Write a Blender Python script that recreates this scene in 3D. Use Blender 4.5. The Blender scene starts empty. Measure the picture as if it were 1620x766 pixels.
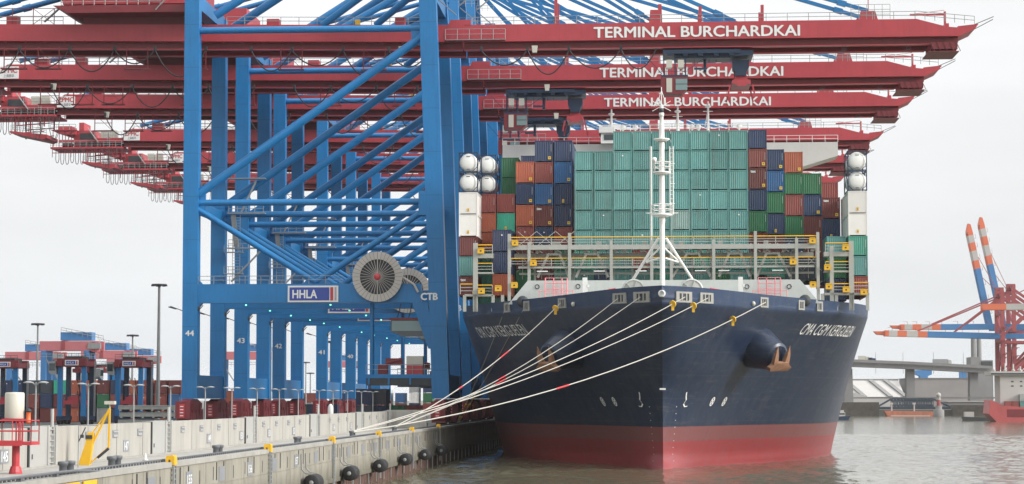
import bpy, math, random
from mathutils import Vector, Matrix
random.seed(7)
C = bpy.context.scene
COL = C.collection
# ---------------------------------------------------------------- camera
CAM_H = 8.2
FPX = 3360.0
PITCH = math.atan(249/FPX); YAW = math.atan(215*math.cos(PITCH)/FPX)
cd = bpy.data.cameras.new('camera'); cam = bpy.data.objects.new('camera', cd); COL.objects.link(cam)
cd.sensor_width = 36.0; cd.lens = 36.0*FPX/1620.0; cd.clip_start = 1.0; cd.clip_end = 20000.0
cam.location = (0, 0, CAM_H); cam.rotation_euler = (math.pi/2+PITCH, 0, YAW)
C.camera = cam
# ---------------------------------------------------------------- world: overcast sky
SUN_EL, SUN_AZ = math.radians(25), math.radians(106)    # azimuth clockwise from +Y
w = bpy.data.worlds.new('World'); C.world = w; w.use_nodes = True
nt = w.node_tree; nt.nodes.clear(); N = nt.nodes.new; L = nt.links.new
out = N('ShaderNodeOutputWorld'); bg = N('ShaderNodeBackground'); bg.inputs['Strength'].default_value = 0.1
sky = N('ShaderNodeTexSky'); sky.sky_type = 'NISHITA'; sky.sun_disc = False
sky.sun_elevation = SUN_EL; sky.sun_rotation = SUN_AZ; sky.dust_density = 4.0; sky.air_density = 1.5
tc = N('ShaderNodeTexCoord'); sep = N('ShaderNodeSeparateXYZ'); L(tc.outputs['Generated'], sep.inputs[0])
mp = N('ShaderNodeMapping'); mp.inputs['Scale'].default_value = (3.0, 3.0, 14.0); L(tc.outputs['Generated'], mp.inputs[0])
nz = N('ShaderNodeTexNoise'); nz.inputs['Scale'].default_value = 1.6; nz.inputs['Detail'].default_value = 5; L(mp.outputs[0], nz.inputs['Vector'])
r1 = N('ShaderNodeValToRGB'); e = r1.color_ramp.elements    # cloud deck: brighter to the zenith, dim below the horizon
e[0].position = 0.0; e[0].color = (8.3, 8.6, 8.9, 1); e[1].position = 1.0; e[1].color = (19, 19.6, 20, 1)
x = e.new(0.10); x.color = (9.5, 9.65, 9.8, 1); x = e.new(0.2); x.color = (10.6, 10.7, 10.8, 1)
L(sep.outputs['Z'], r1.inputs[0])
mm = N('ShaderNodeMapRange'); mm.inputs['From Min'].default_value = .3; mm.inputs['From Max'].default_value = .7
mm.inputs['To Min'].default_value = .93; mm.inputs['To Max'].default_value = 1.05; L(nz.outputs['Fac'], mm.inputs['Value'])
sx = N('ShaderNodeFloatCurve'); cv = sx.mapping.curves[0]
for p_ in ((.3, .5), (.72, .5)): cv.points.new(*p_)
cv.points[0].location = (0, .12); cv.points[-1].location = (1, .82); sx.mapping.update()
sh_ = N('ShaderNodeMath'); sh_.operation = 'MULTIPLY_ADD'; sh_.inputs[1].default_value = .5; sh_.inputs[2].default_value = .5; L(sep.outputs['X'], sh_.inputs[0]); L(sh_.outputs[0], sx.inputs['Value'])   # thinner cloud on the sun's side
mx_ = N('ShaderNodeMath'); mx_.operation = 'MULTIPLY'; L(mm.outputs[0], mx_.inputs[0]); d2_ = N('ShaderNodeMath'); d2_.operation = 'MULTIPLY'; d2_.inputs[1].default_value = 2.0; L(sx.outputs[0], d2_.inputs[0]); L(d2_.outputs[0], mx_.inputs[1])
mul = N('ShaderNodeVectorMath'); mul.operation = 'SCALE'; L(r1.outputs[0], mul.inputs[0]); L(mx_.outputs[0], mul.inputs['Scale'])
mix = N('ShaderNodeMix'); mix.data_type = 'RGBA'; mix.inputs['Factor'].default_value = 0.93
L(sky.outputs[0], mix.inputs['A']); L(mul.outputs[0], mix.inputs['B']); L(mix.outputs['Result'], bg.inputs['Color']); L(bg.outputs[0], out.inputs[0])
sd = bpy.data.lights.new('sun', 'SUN'); sd.energy = 4.2; sd.angle = math.radians(20); sd.color = (1, .97, .93)
so = bpy.data.objects.new('sun', sd); COL.objects.link(so)
sv = Vector((math.sin(SUN_AZ)*math.cos(SUN_EL), math.cos(SUN_AZ)*math.cos(SUN_EL), math.sin(SUN_EL)))
so.rotation_euler = (-sv).to_track_quat('-Z', 'Y').to_euler()
C.view_settings.view_transform = 'Standard'; C.view_settings.look = 'None'; C.view_settings.gamma = 1
C.view_settings.exposure = 0.0; C.view_settings.use_curve_mapping = False
C.render.engine = 'CYCLES'
C.cycles.use_denoising = True
C.cycles.max_bounces = 5; C.cycles.diffuse_bounces = 3; C.cycles.glossy_bounces = 3; C.cycles.volume_bounces = 1; C.cycles.transmission_bounces = 2
C.cycles.caustics_reflective = False; C.cycles.caustics_refractive = False
C.cycles.use_adaptive_sampling = True; C.cycles.adaptive_threshold = 0.02
# ---------------------------------------------------------------- from the photograph's measurements to metres
_f0 = (-math.sin(YAW), math.cos(YAW)); _cb, _sb = math.cos(PITCH), math.sin(PITCH)
def _ray(px, py):
    s = (px-810)/FPX; t = -(py-383)/FPX; k = _cb - t*_sb
    return (_f0[0]*k + s*math.cos(YAW), _f0[1]*k + s*math.sin(YAW), _sb + t*_cb)
def atY(px, py, Y):
    d = _ray(px, py); k = Y/d[1]; return (k*d[0], CAM_H+k*d[2])
def atX(px, py, X):
    d = _ray(px, py); k = X/d[0]; return (k*d[1], CAM_H+k*d[2])
# ---------------------------------------------------------------- mesh helper
class MB:
    def __init__(s): s.v = []; s.f = []; s.m = []; s.s = []
    def add(s, vs, fs, m=0, sm=False):
        b = len(s.v); s.v += [tuple(p) for p in vs]
        for f in fs:
            s.f.append([b+i for i in f]); s.m.append(m); s.s.append(sm)
        return s
    def box(s, x0, x1, y0, y1, z0, z1, m=0):
        v = [(x0,y0,z0),(x1,y0,z0),(x1,y1,z0),(x0,y1,z0),(x0,y0,z1),(x1,y0,z1),(x1,y1,z1),(x0,y1,z1)]
        return s.add(v, [(0,3,2,1),(4,5,6,7),(0,1,5,4),(1,2,6,5),(2,3,7,6),(3,0,4,7)], m)
    def bar(s, p, q, wx, wz=None, m=0, up=(0,0,1)):
        wz = wz or wx; p = Vector(p); q = Vector(q); d = (q-p).normalized(); u = Vector(up)
        if abs(d.dot(u)) > .99: u = Vector((0,1,0))
        a = d.cross(u).normalized(); b = a.cross(d)
        a *= wx/2; b *= wz/2
        v = [p-a-b, p+a-b, p+a+b, p-a+b, q-a-b, q+a-b, q+a+b, q-a+b]
        return s.add(v, [(0,3,2,1),(4,5,6,7),(0,1,5,4),(1,2,6,5),(2,3,7,6),(3,0,4,7)], m)
    def taper(s, p, q, w0, d0, w1, d1, m=0):     # upright tapering box leg: w along x, d along y
        v = []
        for (c, w_, d_) in ((p, w0, d0), (q, w1, d1)):
            v += [(c[0]-w_/2,c[1]-d_/2,c[2]),(c[0]+w_/2,c[1]-d_/2,c[2]),(c[0]+w_/2,c[1]+d_/2,c[2]),(c[0]-w_/2,c[1]+d_/2,c[2])]
        return s.add(v, [(0,3,2,1),(4,5,6,7),(0,1,5,4),(1,2,6,5),(2,3,7,6),(3,0,4,7)], m)
    def tube(s, p, q, r, n=10, m=0, r2=None, caps=True):
        r2 = r if r2 is None else r2
        p = Vector(p); q = Vector(q); d = (q-p).normalized(); u = Vector((0,0,1)) if abs(d.z) < .9 else Vector((1,0,0))
        a = d.cross(u).normalized(); b = a.cross(d); v = []
        for c, rr in ((p, r), (q, r2)):
            for i in range(n):
                t = 2*math.pi*i/n; v.append(c + a*rr*math.cos(t) + b*rr*math.sin(t))
        s.add(v, [(i, i+n, (i+1) % n+n, (i+1) % n) for i in range(n)], m, n > 4)
        if caps: s.add(v[:n], [tuple(range(n))], m); s.add(v[n:], [tuple(reversed(range(n)))], m)
        return s
    def path(s, pts, r, n=5, m=0):
        for a, b in zip(pts[:-1], pts[1:]): s.tube(a, b, r, n, m, caps=False)
        return s
    def prism(s, poly, a, b, ax='y', m=0):       # poly in the two other axes, extruded from a to b along ax
        n = len(poly)
        def P(u, v_, w_): return {'y': (u, w_, v_), 'x': (w_, u, v_), 'z': (u, v_, w_)}[ax]
        ar = sum(poly[i][0]*poly[(i+1) % n][1]-poly[(i+1) % n][0]*poly[i][1] for i in range(n))
        pl = list(poly) if ar > 0 else list(reversed(poly))
        v = [P(u, t, a) for u, t in pl] + [P(u, t, b) for u, t in pl]
        fl = ax == 'y'
        F = [tuple(range(n)) if fl else tuple(reversed(range(n))), tuple(reversed(range(n, 2*n))) if fl else tuple(range(n, 2*n))]
        for i in range(n):
            j = (i+1) % n
            F.append((i, i+n, j+n, j) if fl else (i, j, j+n, i+n))
        return s.add(v, F, m)
    def lathe(s, prof, c=(0,0,0), ax='z', n=16, m=0, sm=True):   # prof: (radius, height)
        v = []
        for r, h in prof:
            for i in range(n):
                t = 2*math.pi*i/n; u, w_ = r*math.cos(t), r*math.sin(t)
                p = {'z': (u, w_, h), 'y': (w_, h, u), 'x': (h, u, w_)}[ax]
                v.append((p[0]+c[0], p[1]+c[1], p[2]+c[2]))
        F = []
        for k in range(len(prof)-1):
            for i in range(n):
                j = (i+1) % n; F.append((k*n+i, k*n+j, (k+1)*n+j, (k+1)*n+i))
        s.add(v, F, m, sm)
        return s
    def rail(s, p, q, h=1.1, step=2.5, r=.035, m=0, mids=(.5,), mtop=None):
        p = Vector(p); q = Vector(q); k = max(1, round((q-p).length/step))
        for i in range(k+1):
            a = p.lerp(q, i/k); s.tube(a, a+Vector((0,0,h)), r, 4, m, caps=False)
        s.tube(p+Vector((0,0,h)), q+Vector((0,0,h)), r, 4, m if mtop is None else mtop, caps=False)
        for t in mids: s.tube(p+Vector((0,0,h*t)), q+Vector((0,0,h*t)), r, 4, m, caps=False)
        return s
    def build(s, name, mats, parent=None, loc=None):
        me = bpy.data.meshes.new(name); me.from_pydata(s.v, [], s.f)
        for mt in (mats if isinstance(mats, (list, tuple)) else [mats]): me.materials.append(mt)
        me.polygons.foreach_set('material_index', s.m); me.polygons.foreach_set('use_smooth', s.s); me.update()
        return link(name, me, parent, loc)
def link(name, me, parent=None, loc=None):
    o = bpy.data.objects.new(name, me); COL.objects.link(o)
    if parent is not None: o.parent = parent
    if loc is not None: o.location = loc
    return o
def tag(o, label=None, cat=None, group=None, kind=None):
    for k, v in (('label', label), ('category', cat), ('group', group), ('kind', kind)):
        if v: o[k] = v
    return o
def thing(name, label, cat, loc=(0,0,0), rz=0, group=None):
    o = bpy.data.objects.new(name, None); COL.objects.link(o); o.location = loc; o.rotation_euler = (0,0,rz); o.empty_display_size = .5
    return tag(o, label, cat, group)
def copy_tree(o, parent=None):
    c = o.copy(); COL.objects.link(c)
    if parent is not None: c.parent = parent
    for ch in list(o.children): copy_tree(ch, c)
    return c
def text_mesh(txt, h, name='lettering', offset=0.0, xscale=1.0, spacing=1.0, thick=0.0):
    """letters as a mesh: x to the right from 0, z up from 0, capital height h, facing -y"""
    cu = bpy.data.curves.new(name, 'FONT'); cu.body = txt; cu.size = 1; cu.offset = offset; cu.resolution_u = 3; cu.space_character = spacing; cu.extrude = thick
    ob = bpy.data.objects.new(name, cu); COL.objects.link(ob)
    dg = bpy.context.evaluated_depsgraph_get(); me = bpy.data.meshes.new_from_object(ob.evaluated_get(dg))
    bpy.data.objects.remove(ob); bpy.data.curves.remove(cu)
    k = h/0.70
    for v in me.vertices: v.co = (v.co.x*k*xscale, -v.co.z, v.co.y*k)
    me.materials.clear(); me.name = name
    return me
def text(txt, h, mat, parent, loc, name='lettering', offset=.0, width=None, xscale=1.0, spacing=1.0, rz=0, center=False, bold=0.0):
    me = text_mesh(txt, h, name, offset, xscale, spacing)
    if bold:                                     # heavier strokes: the same letters again, a little to the side
        vs = [tuple(v.co) for v in me.vertices]; fs = [tuple(p.vertices) for p in me.polygons]; n_ = len(vs); V, F = [], []
        for k, (dx, dz) in enumerate(((0,0),(bold,0),(-bold,0),(0,bold*.7),(0,-bold*.7))):
            V += [(x+dx, y-.004*k, z+dz) for x, y, z in vs]; F += [tuple(i+k*n_ for i in f) for f in fs]
        me = bpy.data.meshes.new(name); me.from_pydata(V, [], F); me.update()
    xs = [v.co.x for v in me.vertices]
    if width and xs:
        k = width/(max(xs)-min(xs)); x0 = min(xs)
        for v in me.vertices: v.co.x = (v.co.x-x0)*k
    if center:
        xs = [v.co.x for v in me.vertices]; c = (max(xs)+min(xs))/2
        for v in me.vertices: v.co.x -= c
    me.materials.append(mat); o = link(name, me, parent, loc); o.rotation_euler[2] = rz
    return o
# ---------------------------------------------------------------- materials
def mat(name, col, rough=.5, var=.12, scale=.6, metal=0., streak=0., dirt=(.05,.045,.04), dirt_amt=0., spec=.5, objcol=False, bump=0., stretch=(1,1,1), seam=0):
    m = bpy.data.materials.new(name); m.use_nodes = True; t = m.node_tree; b = t.nodes['Principled BSDF']
    b.inputs['Roughness'].default_value = rough; b.inputs['Metallic'].default_value = metal; b.inputs['Specular IOR Level'].default_value = spec
    n = t.nodes.new; l = t.links.new
    geo = n('ShaderNodeNewGeometry')
    if objcol:
        oi = n('ShaderNodeObjectInfo'); base = oi.outputs['Color']
    else:
        rgb = n('ShaderNodeRGB'); rgb.outputs[0].default_value = (*col, 1); base = rgb.outputs[0]
    mpn = n('ShaderNodeMapping'); mpn.inputs['Scale'].default_value = stretch; l(geo.outputs['Position'], mpn.inputs[0])
    a = n('ShaderNodeTexNoise'); a.inputs['Scale'].default_value = scale; a.inputs['Detail'].default_value = 6; a.inputs['Roughness'].default_value = .62
    l(mpn.outputs[0], a.inputs['Vector'])
    mr = n('ShaderNodeMapRange'); mr.inputs['From Min'].default_value = .25; mr.inputs['From Max'].default_value = .75
    mr.inputs['To Min'].default_value = 1-var; mr.inputs['To Max'].default_value = 1+var; l(a.outputs['Fac'], mr.inputs['Value'])
    sc = n('ShaderNodeVectorMath'); sc.operation = 'SCALE'; l(base, sc.inputs[0]); l(mr.outputs[0], sc.inputs['Scale'])
    col_out = sc.outputs[0]
    if dirt_amt or streak:
        mp2 = n('ShaderNodeMapping'); mp2.inputs['Scale'].default_value = (1.6, 1.6, .13) if streak else (1,1,1); l(geo.outputs['Position'], mp2.inputs[0])
        d = n('ShaderNodeTexNoise'); d.inputs['Scale'].default_value = 1.3; d.inputs['Detail'].default_value = 7; d.inputs['Roughness'].default_value = .7; l(mp2.outputs[0], d.inputs['Vector'])
        rr = n('ShaderNodeMapRange'); rr.inputs['From Min'].default_value = .5; rr.inputs['From Max'].default_value = .78; rr.inputs['To Max'].default_value = max(dirt_amt, streak)
        l(d.outputs['Fac'], rr.inputs['Value'])
        mx = n('ShaderNodeMix'); mx.data_type = 'RGBA'; mx.inputs['B'].default_value = (*dirt, 1); l(rr.outputs[0], mx.inputs['Factor']); l(col_out, mx.inputs['A'])
        col_out = mx.outputs['Result']
    if seam:                                       # faint horizontal plate joints
        sp_ = n('ShaderNodeSeparateXYZ'); l(geo.outputs['Position'], sp_.inputs[0]); dv = n('ShaderNodeMath'); dv.operation = 'DIVIDE'; dv.inputs[1].default_value = seam; l(sp_.outputs['Z'], dv.inputs[0])
        fr = n('ShaderNodeMath'); fr.operation = 'FRACT'; l(dv.outputs[0], fr.inputs[0]); lt = n('ShaderNodeMath'); lt.operation = 'LESS_THAN'; lt.inputs[1].default_value = .09/seam; l(fr.outputs[0], lt.inputs[0])
        mf = n('ShaderNodeMath'); mf.operation = 'MULTIPLY'; mf.inputs[1].default_value = .45; l(lt.outputs[0], mf.inputs[0])
        ms = n('ShaderNodeMix'); ms.data_type = 'RGBA'; ms.inputs['B'].default_value = (*[c*.35 for c in col], 1); l(mf.outputs[0], ms.inputs['Factor']); l(col_out, ms.inputs['A']); col_out = ms.outputs['Result']
    l(col_out, b.inputs['Base Color'])
    if bump:
        bp = n('ShaderNodeBump'); bp.inputs['Strength'].default_value = bump; bp.inputs['Distance'].default_value = .05; l(a.outputs['Fac'], bp.inputs['Height']); l(bp.outputs[0], b.inputs['Normal'])
    return m
def glow(name, col, strength):
    m = bpy.data.materials.new(name); m.use_nodes = True; b = m.node_tree.nodes['Principled BSDF']
    b.inputs['Base Color'].default_value = (*col, 1); b.inputs['Emission Color'].default_value = (*col, 1); b.inputs['Emission Strength'].default_value = strength
    return m
M = {}
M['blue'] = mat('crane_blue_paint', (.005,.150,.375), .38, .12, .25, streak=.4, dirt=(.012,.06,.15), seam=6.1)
M['bluedk'] = mat('dark_blue_paint_and_shade', (.008,.026,.062), .45, .12, .4, streak=.2)  # dark blue parts, also the painted shade on straddle carrier far legs
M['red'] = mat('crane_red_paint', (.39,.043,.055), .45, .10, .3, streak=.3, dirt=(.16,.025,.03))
M['reddk'] = mat('deep_red_paint_and_shade', (.17,.018,.024), .5, .15, .5, streak=.35, dirt=(.05,.015,.015))  # dark red parts, also the painted shade and dirt on the rail beams
M['letter'] = mat('lettering_white', (.72,.72,.7), .55, .05)
M['signblue'] = mat('sign_blue', (.03,.06,.30), .4, .03)
M['signgrey'] = mat('sign_grey', (.35,.33,.36), .4, .03)
M['signred'] = mat('sign_red', (.45,.04,.05), .4, .03)
M['navyink'] = mat('dark_lettering', (.05,.05,.09), .5, .03)
M['steel'] = mat('galvanised_steel', (.27,.28,.28), .5, .10, 1.0, streak=.2)
M['cream'] = mat('cream_paint', (.50,.48,.41), .5, .06)
M['white'] = mat('white_paint', (.55,.54,.52), .45, .05, .5, streak=.15, dirt=(.45,.40,.32))
M['black'] = mat('black_rubber', (.015,.015,.017), .7, .2, 2)
M['cable'] = mat('cable_black', (.025,.025,.03), .6, .1)
M['dark'] = mat('dark_machinery', (.035,.04,.045), .6, .3, 1.2)
M['glass'] = mat('dark_window_glass', (.03,.045,.05), .08, .05, spec=.8)
M['paleglass'] = mat('pale_window_glass', (.16,.24,.24), .1, .05, spec=.8)
M['reelrim'] = mat('reel_rim_grey', (.47,.44,.40), .5, .06, 1)
M['green_lamp'] = glow('green_signal_lamp', (.25,.95,.6), 1.6)
M['yellow'] = mat('yellow_paint', (.75,.43,.02), .5, .08, 1.5, dirt_amt=.2)
M['hull'] = None
M['shipgrey'] = mat('ship_grey_paint', (.385,.39,.355), .5, .06, .8, streak=.25, dirt=(.26,.22,.17))
M['fairlead'] = mat('fairlead_grey', (.27,.27,.25), .6, .15, 2, streak=.3)
M['house'] = mat('superstructure_paint', (.58,.57,.54), .5, .05, .8, streak=.2, dirt=(.4,.34,.26))
M['shipgrey_lt'] = mat('ship_pale_grey_paint', (.50,.53,.51), .5, .05, .8, streak=.15, dirt=(.33,.30,.25))
M['shipwhite'] = mat('ship_white_paint', (.78,.78,.75), .42, .04, .8, streak=.12, dirt=(.5,.4,.28))
M['anchor'] = mat('anchor_rusty_paint', (.27,.145,.085), .75, .2, 2, dirt_amt=.4, dirt=(.2,.08,.04))
M['rope'] = mat('mooring_rope_fibre', (.44,.425,.385), .9, .08, 3)
M['ropedk'] = mat('mooring_rope_worn', (.36,.32,.27), .9, .2, 3)
M['sleeve'] = mat('red_rope_sleeve', (.55,.05,.06), .8, .1)
M['pink'] = mat('pink_red_scaffold', (.72,.22,.25), .5, .08)
M['cont'] = mat('container_paint', (1,1,1), .5, .12, .9, streak=.42, dirt=(.13,.075,.05), objcol=True)
M['contdk'] = mat('container_gasket_black', (.03,.03,.03), .7, .1)
M['sticker'] = mat('yellow_sticker', (.72,.45,.06), .5, .03)
M['concrete'] = mat('wall_concrete', (.35,.335,.305), .85, .15, .5, streak=.55, dirt=(.17,.155,.125), bump=.1, stretch=(1,1,.35))
M['walldoor'] = mat('wall_gate_white', (.36,.36,.345), .5, .05, 1, streak=.3, dirt=(.4,.38,.33))
M['plate'] = mat('number_plate_grey', (.22,.23,.25), .5, .06)
M['deck'] = mat('quay_concrete', (.32,.31,.285), .9, .16, .35, dirt_amt=.5, dirt=(.18,.16,.135), bump=.15)
M['asphalt'] = mat('yard_asphalt', (.09,.09,.09), .9, .2, .2)
M['orange'] = mat('orange_paint', (.65,.14,.04), .5, .08, 1)
M['farred'] = mat('far_red_paint', (.30,.06,.065), .6, .08, .2)
M['farblue'] = mat('far_blue_paint', (.05,.19,.42), .6, .08, .2)
M['fargrey'] = mat('far_concrete', (.22,.215,.21), .9, .12, .15, streak=.3, dirt=(.2,.19,.18))
M['farwhite'] = mat('far_white_roof', (.45,.43,.41), .8, .06, .1)
M['darkgrey'] = mat('bollard_grey', (.11,.115,.125), .55, .15, 2)
M['hatch'] = mat('hatch_cover_grey', (.36,.37,.34), .7, .12, .5, streak=.3, dirt=(.2,.17,.13))
M['land'] = mat('far_bank_ground', (.14,.135,.12), .95, .2, .02)
# ================================================================ SETTING: water, ground
QZ, QX, WX, YZ = 4.65, -26.5, -31.5, 3.7
def water_mat():
    m = bpy.data.materials.new('harbour_water'); m.use_nodes = True; t = m.node_tree; b = t.nodes['Principled BSDF']; n = t.nodes.new; l = t.links.new
    b.inputs['Base Color'].default_value = (.135, .122, .078, 1); b.inputs['Roughness'].default_value = .09; b.inputs['IOR'].default_value = 1.33
    geo = n('ShaderNodeNewGeometry')
    hs = None
    for sc, st, amp in ((.16, (1, .8, 1), 1.2), (.55, (1, .7, 1), .55), (1.7, (1, .8, 1), .22)):
        mp = n('ShaderNodeMapping'); mp.inputs['Scale'].default_value = st; mp.inputs['Rotation'].default_value = (0, 0, .35); l(geo.outputs['Position'], mp.inputs[0])
        a = n('ShaderNodeTexNoise'); a.inputs['Scale'].default_value = sc; a.inputs['Detail'].default_value = 4; a.inputs['Roughness'].default_value = .6; l(mp.outputs[0], a.inputs['Vector'])
        mu = n('ShaderNodeMath'); mu.operation = 'MULTIPLY'; mu.inputs[1].default_value = amp; l(a.outputs['Fac'], mu.inputs[0])
        if hs is None: hs = mu.outputs[0]
        else:
            ad = n('ShaderNodeMath'); l(hs, ad.inputs[0]); l(mu.outputs[0], ad.inputs[1]); hs = ad.outputs[0]
    bp = n('ShaderNodeBump'); bp.inputs['Strength'].default_value = .5; bp.inputs['Distance'].default_value = .15; l(hs, bp.inputs['Height']); l(bp.outputs[0], b.inputs['Normal'])
    return m
M['water'] = water_mat()
from mathutils import noise
def water_mesh():
    X0, X1, Y0, Y1 = -27.0, 113.0, 140.0, 520.0
    b = MB()
    for (xa,xb,ya,yb) in ((-7000,X0,-150,9500),(X1,7000,-150,9500),(X0,X1,-150,Y0),(X0,X1,Y1,9500)): b.add([(xa,ya,0),(xb,ya,0),(xb,yb,0),(xa,yb,0)], [(0,1,2,3)], 0, True)
    nx, ny = 280, 430; vs = []
    for j in range(ny+1):
        y = Y0+(Y1-Y0)*j/ny
        for i in range(nx+1):
            x = X0+(X1-X0)*i/nx
            e = min(1, i/3, (nx-i)/14, j/10, (ny-j)/60)
            p = Vector((x*.9+y*.12, y*.55-x*.1, 0))
            z = .15*noise.noise(p*.33)+.12*noise.noise(p*.9+Vector((7,3,1)))+.06*noise.noise(p*2.1+Vector((1,9,4)))
            z *= .8+1.1*max(0, noise.noise(Vector((x*.035, y*.02, 5)))+.45)
            vs.append((x, y, z*e))
    b.add(vs, [(j*(nx+1)+i, j*(nx+1)+i+1, (j+1)*(nx+1)+i+1, (j+1)*(nx+1)+i) for j in range(ny) for i in range(nx)], 0, True)
    return b
tag(water_mesh().build('water', M['water']), 'grey green choppy harbour water', kind='structure')
tag(MB().box(-6000, 6900, 1090, 9400, -.9, 3.0).build('far_bank', M['land']), 'far harbour bank', kind='structure')
yd = MB(); yd.box(-1500, -69, 30, 1090.5, -.8, YZ); yd.box(-69, WX-.6, 900, 1090.5, -.8, YZ+.004)
tag(yd.build('terminal_yard', M['asphalt']), 'dark asphalt terminal yard', kind='structure')
qd = MB(); qd.box(-69.2, QX-.45, 30, 900, -.6, QZ)
tag(qd.build('quay_deck', M['deck']), 'pale concrete quay promenade', kind='structure')
# ---------------------------------------------------------------- quay wall
M['quaywall'] = mat('quay_wall_concrete', (.27,.255,.215), .9, .22, .35, streak=.85, dirt=(.12,.10,.07), bump=.15, stretch=(1,1,.5))
def tide(m, z0, z1, col, amt):            # weed and silt left below the high water line
    t = m.node_tree; b = t.nodes['Principled BSDF']; n = t.nodes.new; l = t.links.new; src = b.inputs['Base Color'].links[0].from_socket
    geo = n('ShaderNodeNewGeometry'); sep = n('ShaderNodeSeparateXYZ'); l(geo.outputs['Position'], sep.inputs[0])
    a = n('ShaderNodeTexNoise'); a.inputs['Scale'].default_value = .9; a.inputs['Detail'].default_value = 6; l(geo.outputs['Position'], a.inputs['Vector'])
    ad = n('ShaderNodeMath'); ad.operation = 'MULTIPLY_ADD'; ad.inputs[1].default_value = 1.6; l(a.outputs['Fac'], ad.inputs[0]); l(sep.outputs['Z'], ad.inputs[2])
    r = n('ShaderNodeMapRange'); r.inputs['From Min'].default_value = z0+.8; r.inputs['From Max'].default_value = z1+.8; r.inputs['To Min'].default_value = amt; r.inputs['To Max'].default_value = 0; l(ad.outputs[0], r.inputs['Value'])
    mx = n('ShaderNodeMix'); mx.data_type = 'RGBA'; mx.inputs['B'].default_value = (*col, 1); l(r.outputs[0], mx.inputs['Factor']); l(src, mx.inputs['A']); l(mx.outputs['Result'], b.inputs['Base Color'])
tide(M['quaywall'], 1.4, 3.1, (.085,.08,.055), .8)
M['sheet'] = mat('rusty_sheet_pile', (.10,.055,.042), .85, .35, 1.2, streak=.6, dirt=(.03,.035,.02))
qw = thing('quay_wall', 'stained concrete quay wall with rusty sheet piles down to the water', 'quay wall', (QX, 60, 0))
b = MB(); y = 0.0
while y < 700:                                            # cast blocks with a narrow joint between them, a course line at half height
    b.box(-.5, 0, y+.03, y+6.03, 3.05, QZ-.22); b.box(-.5, -.03, y+.03, y+6.03, 2.98, 3.05)
    b.box(-.5, .02, y+.03, y+6.03, 1.55, 2.98); b.box(-.5, .10, y+.03, y+6.03, 1.25, 1.6); y += 6.06
b.box(-.55, -.06, 0, 706, 1.2, QZ-.25)
b.build('concrete_face', M['quaywall'], qw)
b = MB(); b.box(-.55, .07, -28, 706, QZ-.22, QZ+.06); b.build('coping', M['deck'], qw)
b = MB(); y = 0.0
while y < 700:
    d0, d1 = -.16, -.42
    b.add([(d0,y,-1.5),(d0,y+.55,-1.5),(d1,y+.75,-1.5),(d1,y+1.15,-1.5),(d0,y+1.35,-1.5),(d0,y,1.26),(d0,y+.55,1.26),(d1,y+.75,1.26),(d1,y+1.15,1.26),(d0,y+1.35,1.26)],
          [(i+5, i, i+1, i+6) for i in range(4)]); y += 1.35
b.build('sheet_piling', M['sheet'], qw)
b = MB(); y = 12.0
while y < 330:
    b.box(-.09, -.02, y, y+.18, .2, 3.0) if int(y) % 3 == 0 else b.box(.02, .14, y, y+.14, -.6, 1.25); y += 5.9
b.build('timber_guard', M['steel'], qw)
b = MB(); y = 24.0                                        # perforated steel kerb along the edge
b.box(-.62, -.52, y, 320, QZ+.17, QZ+.23)
while y < 320:
    b.box(-.61, -.53, y, y+.24, QZ, QZ+.175); y += .62
b.build('edge_kerb', M['darkgrey'], qw)
b = MB(); y = 30.0
while y < 330:                                            # slots the fender chains run through
    for q in (-1.1, 1.1): b.box(-.05, .016, y+q-.13, y+q+.13, 3.25, QZ-.3)
    b.box(-.05, .014, y+8.1, y+8.22, 3.3, 4.1); b.box(-.05, .014, y-6.1, y-5.98, 3.2, 4.0); y += 10.25
b.build('chain_slot', M['black'], qw)
for i in range(22):
    y = 46 + i*9.4
    p = MB().box(0, .03, y-60, y-58.3, 3.15, 4.05).build('number_plate', M['plate'], qw)
    if i % 2 == 0 and i < 14: text(str(151+i//2), .52, M['letter'], p, (.036, y-59.8, 3.34), rz=math.pi/2, offset=.01, width=1.3)
b = MB()                                                  # low pipe rail bolted on the near end of the coping
pts = [(-.2, -25, QZ+.24), (-.2, 36, QZ+.24), (-.2, 38.5, QZ+.22), (-.2, 41.5, QZ+.10), (-.2, 42.6, QZ+.02)]
b.path(pts, .07, 8)
for y in (5, 19, 29.5, 35): b.box(-.32, -.08, y-.35, y+.35, QZ+.06, QZ+.10); b.box(-.26, -.14, y-.12, y+.12, QZ+.1, QZ+.2)
b.build('pipe_rail', M['darkgrey'], qw)
b = MB(); b.box(.04, .12, 31.5, 37.8, 3.8, QZ-.28); b.box(.04, .12, 38.6, 41.0, 3.8, QZ-.28); b.build('yellow_bumper', M['yellow'], qw)
# ---------------------------------------------------------------- flood wall
fw = thing('flood_wall', 'long pale concrete flood wall along the quay with grey plates and white gates', 'flood wall', (WX, 60, QZ))
WH = 2.1
gates = [(106.8, 111.9), (133.7, 139.4), (165.3, 170.2), (197.2, 203.3), (228.7, 235.2), (257.0, 260.6)]
b = MB(); y = 40.0
def panels(b, y0, y1):
    n = max(1, round((y1-y0)/2.1)); d = (y1-y0)/n
    for i in range(n):
        b.box(-.6, -.012*((i*7) % 3), y0-60+i*d+.012, y0-60+(i+1)*d-.012, 0, WH)
    b.box(-.5, -.1, y0-60, y1-60, 0, WH-.02)
last = 40.0
for g0, g1 in gates:
    panels(b, last, g0); last = g1
panels(b, last, 261.2)
b.box(-.6, 4.2, 200.9, 201.5, 0, WH+.16); b.box(1.55, 1.85, 200.85, 201.4, 0, WH+.16); b.box(4.0, 4.3, 200.8, 201.6, 0, WH+.2)
b.build('wall_panels', M['concrete'], fw)
b = MB(); y = 62.0
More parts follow.
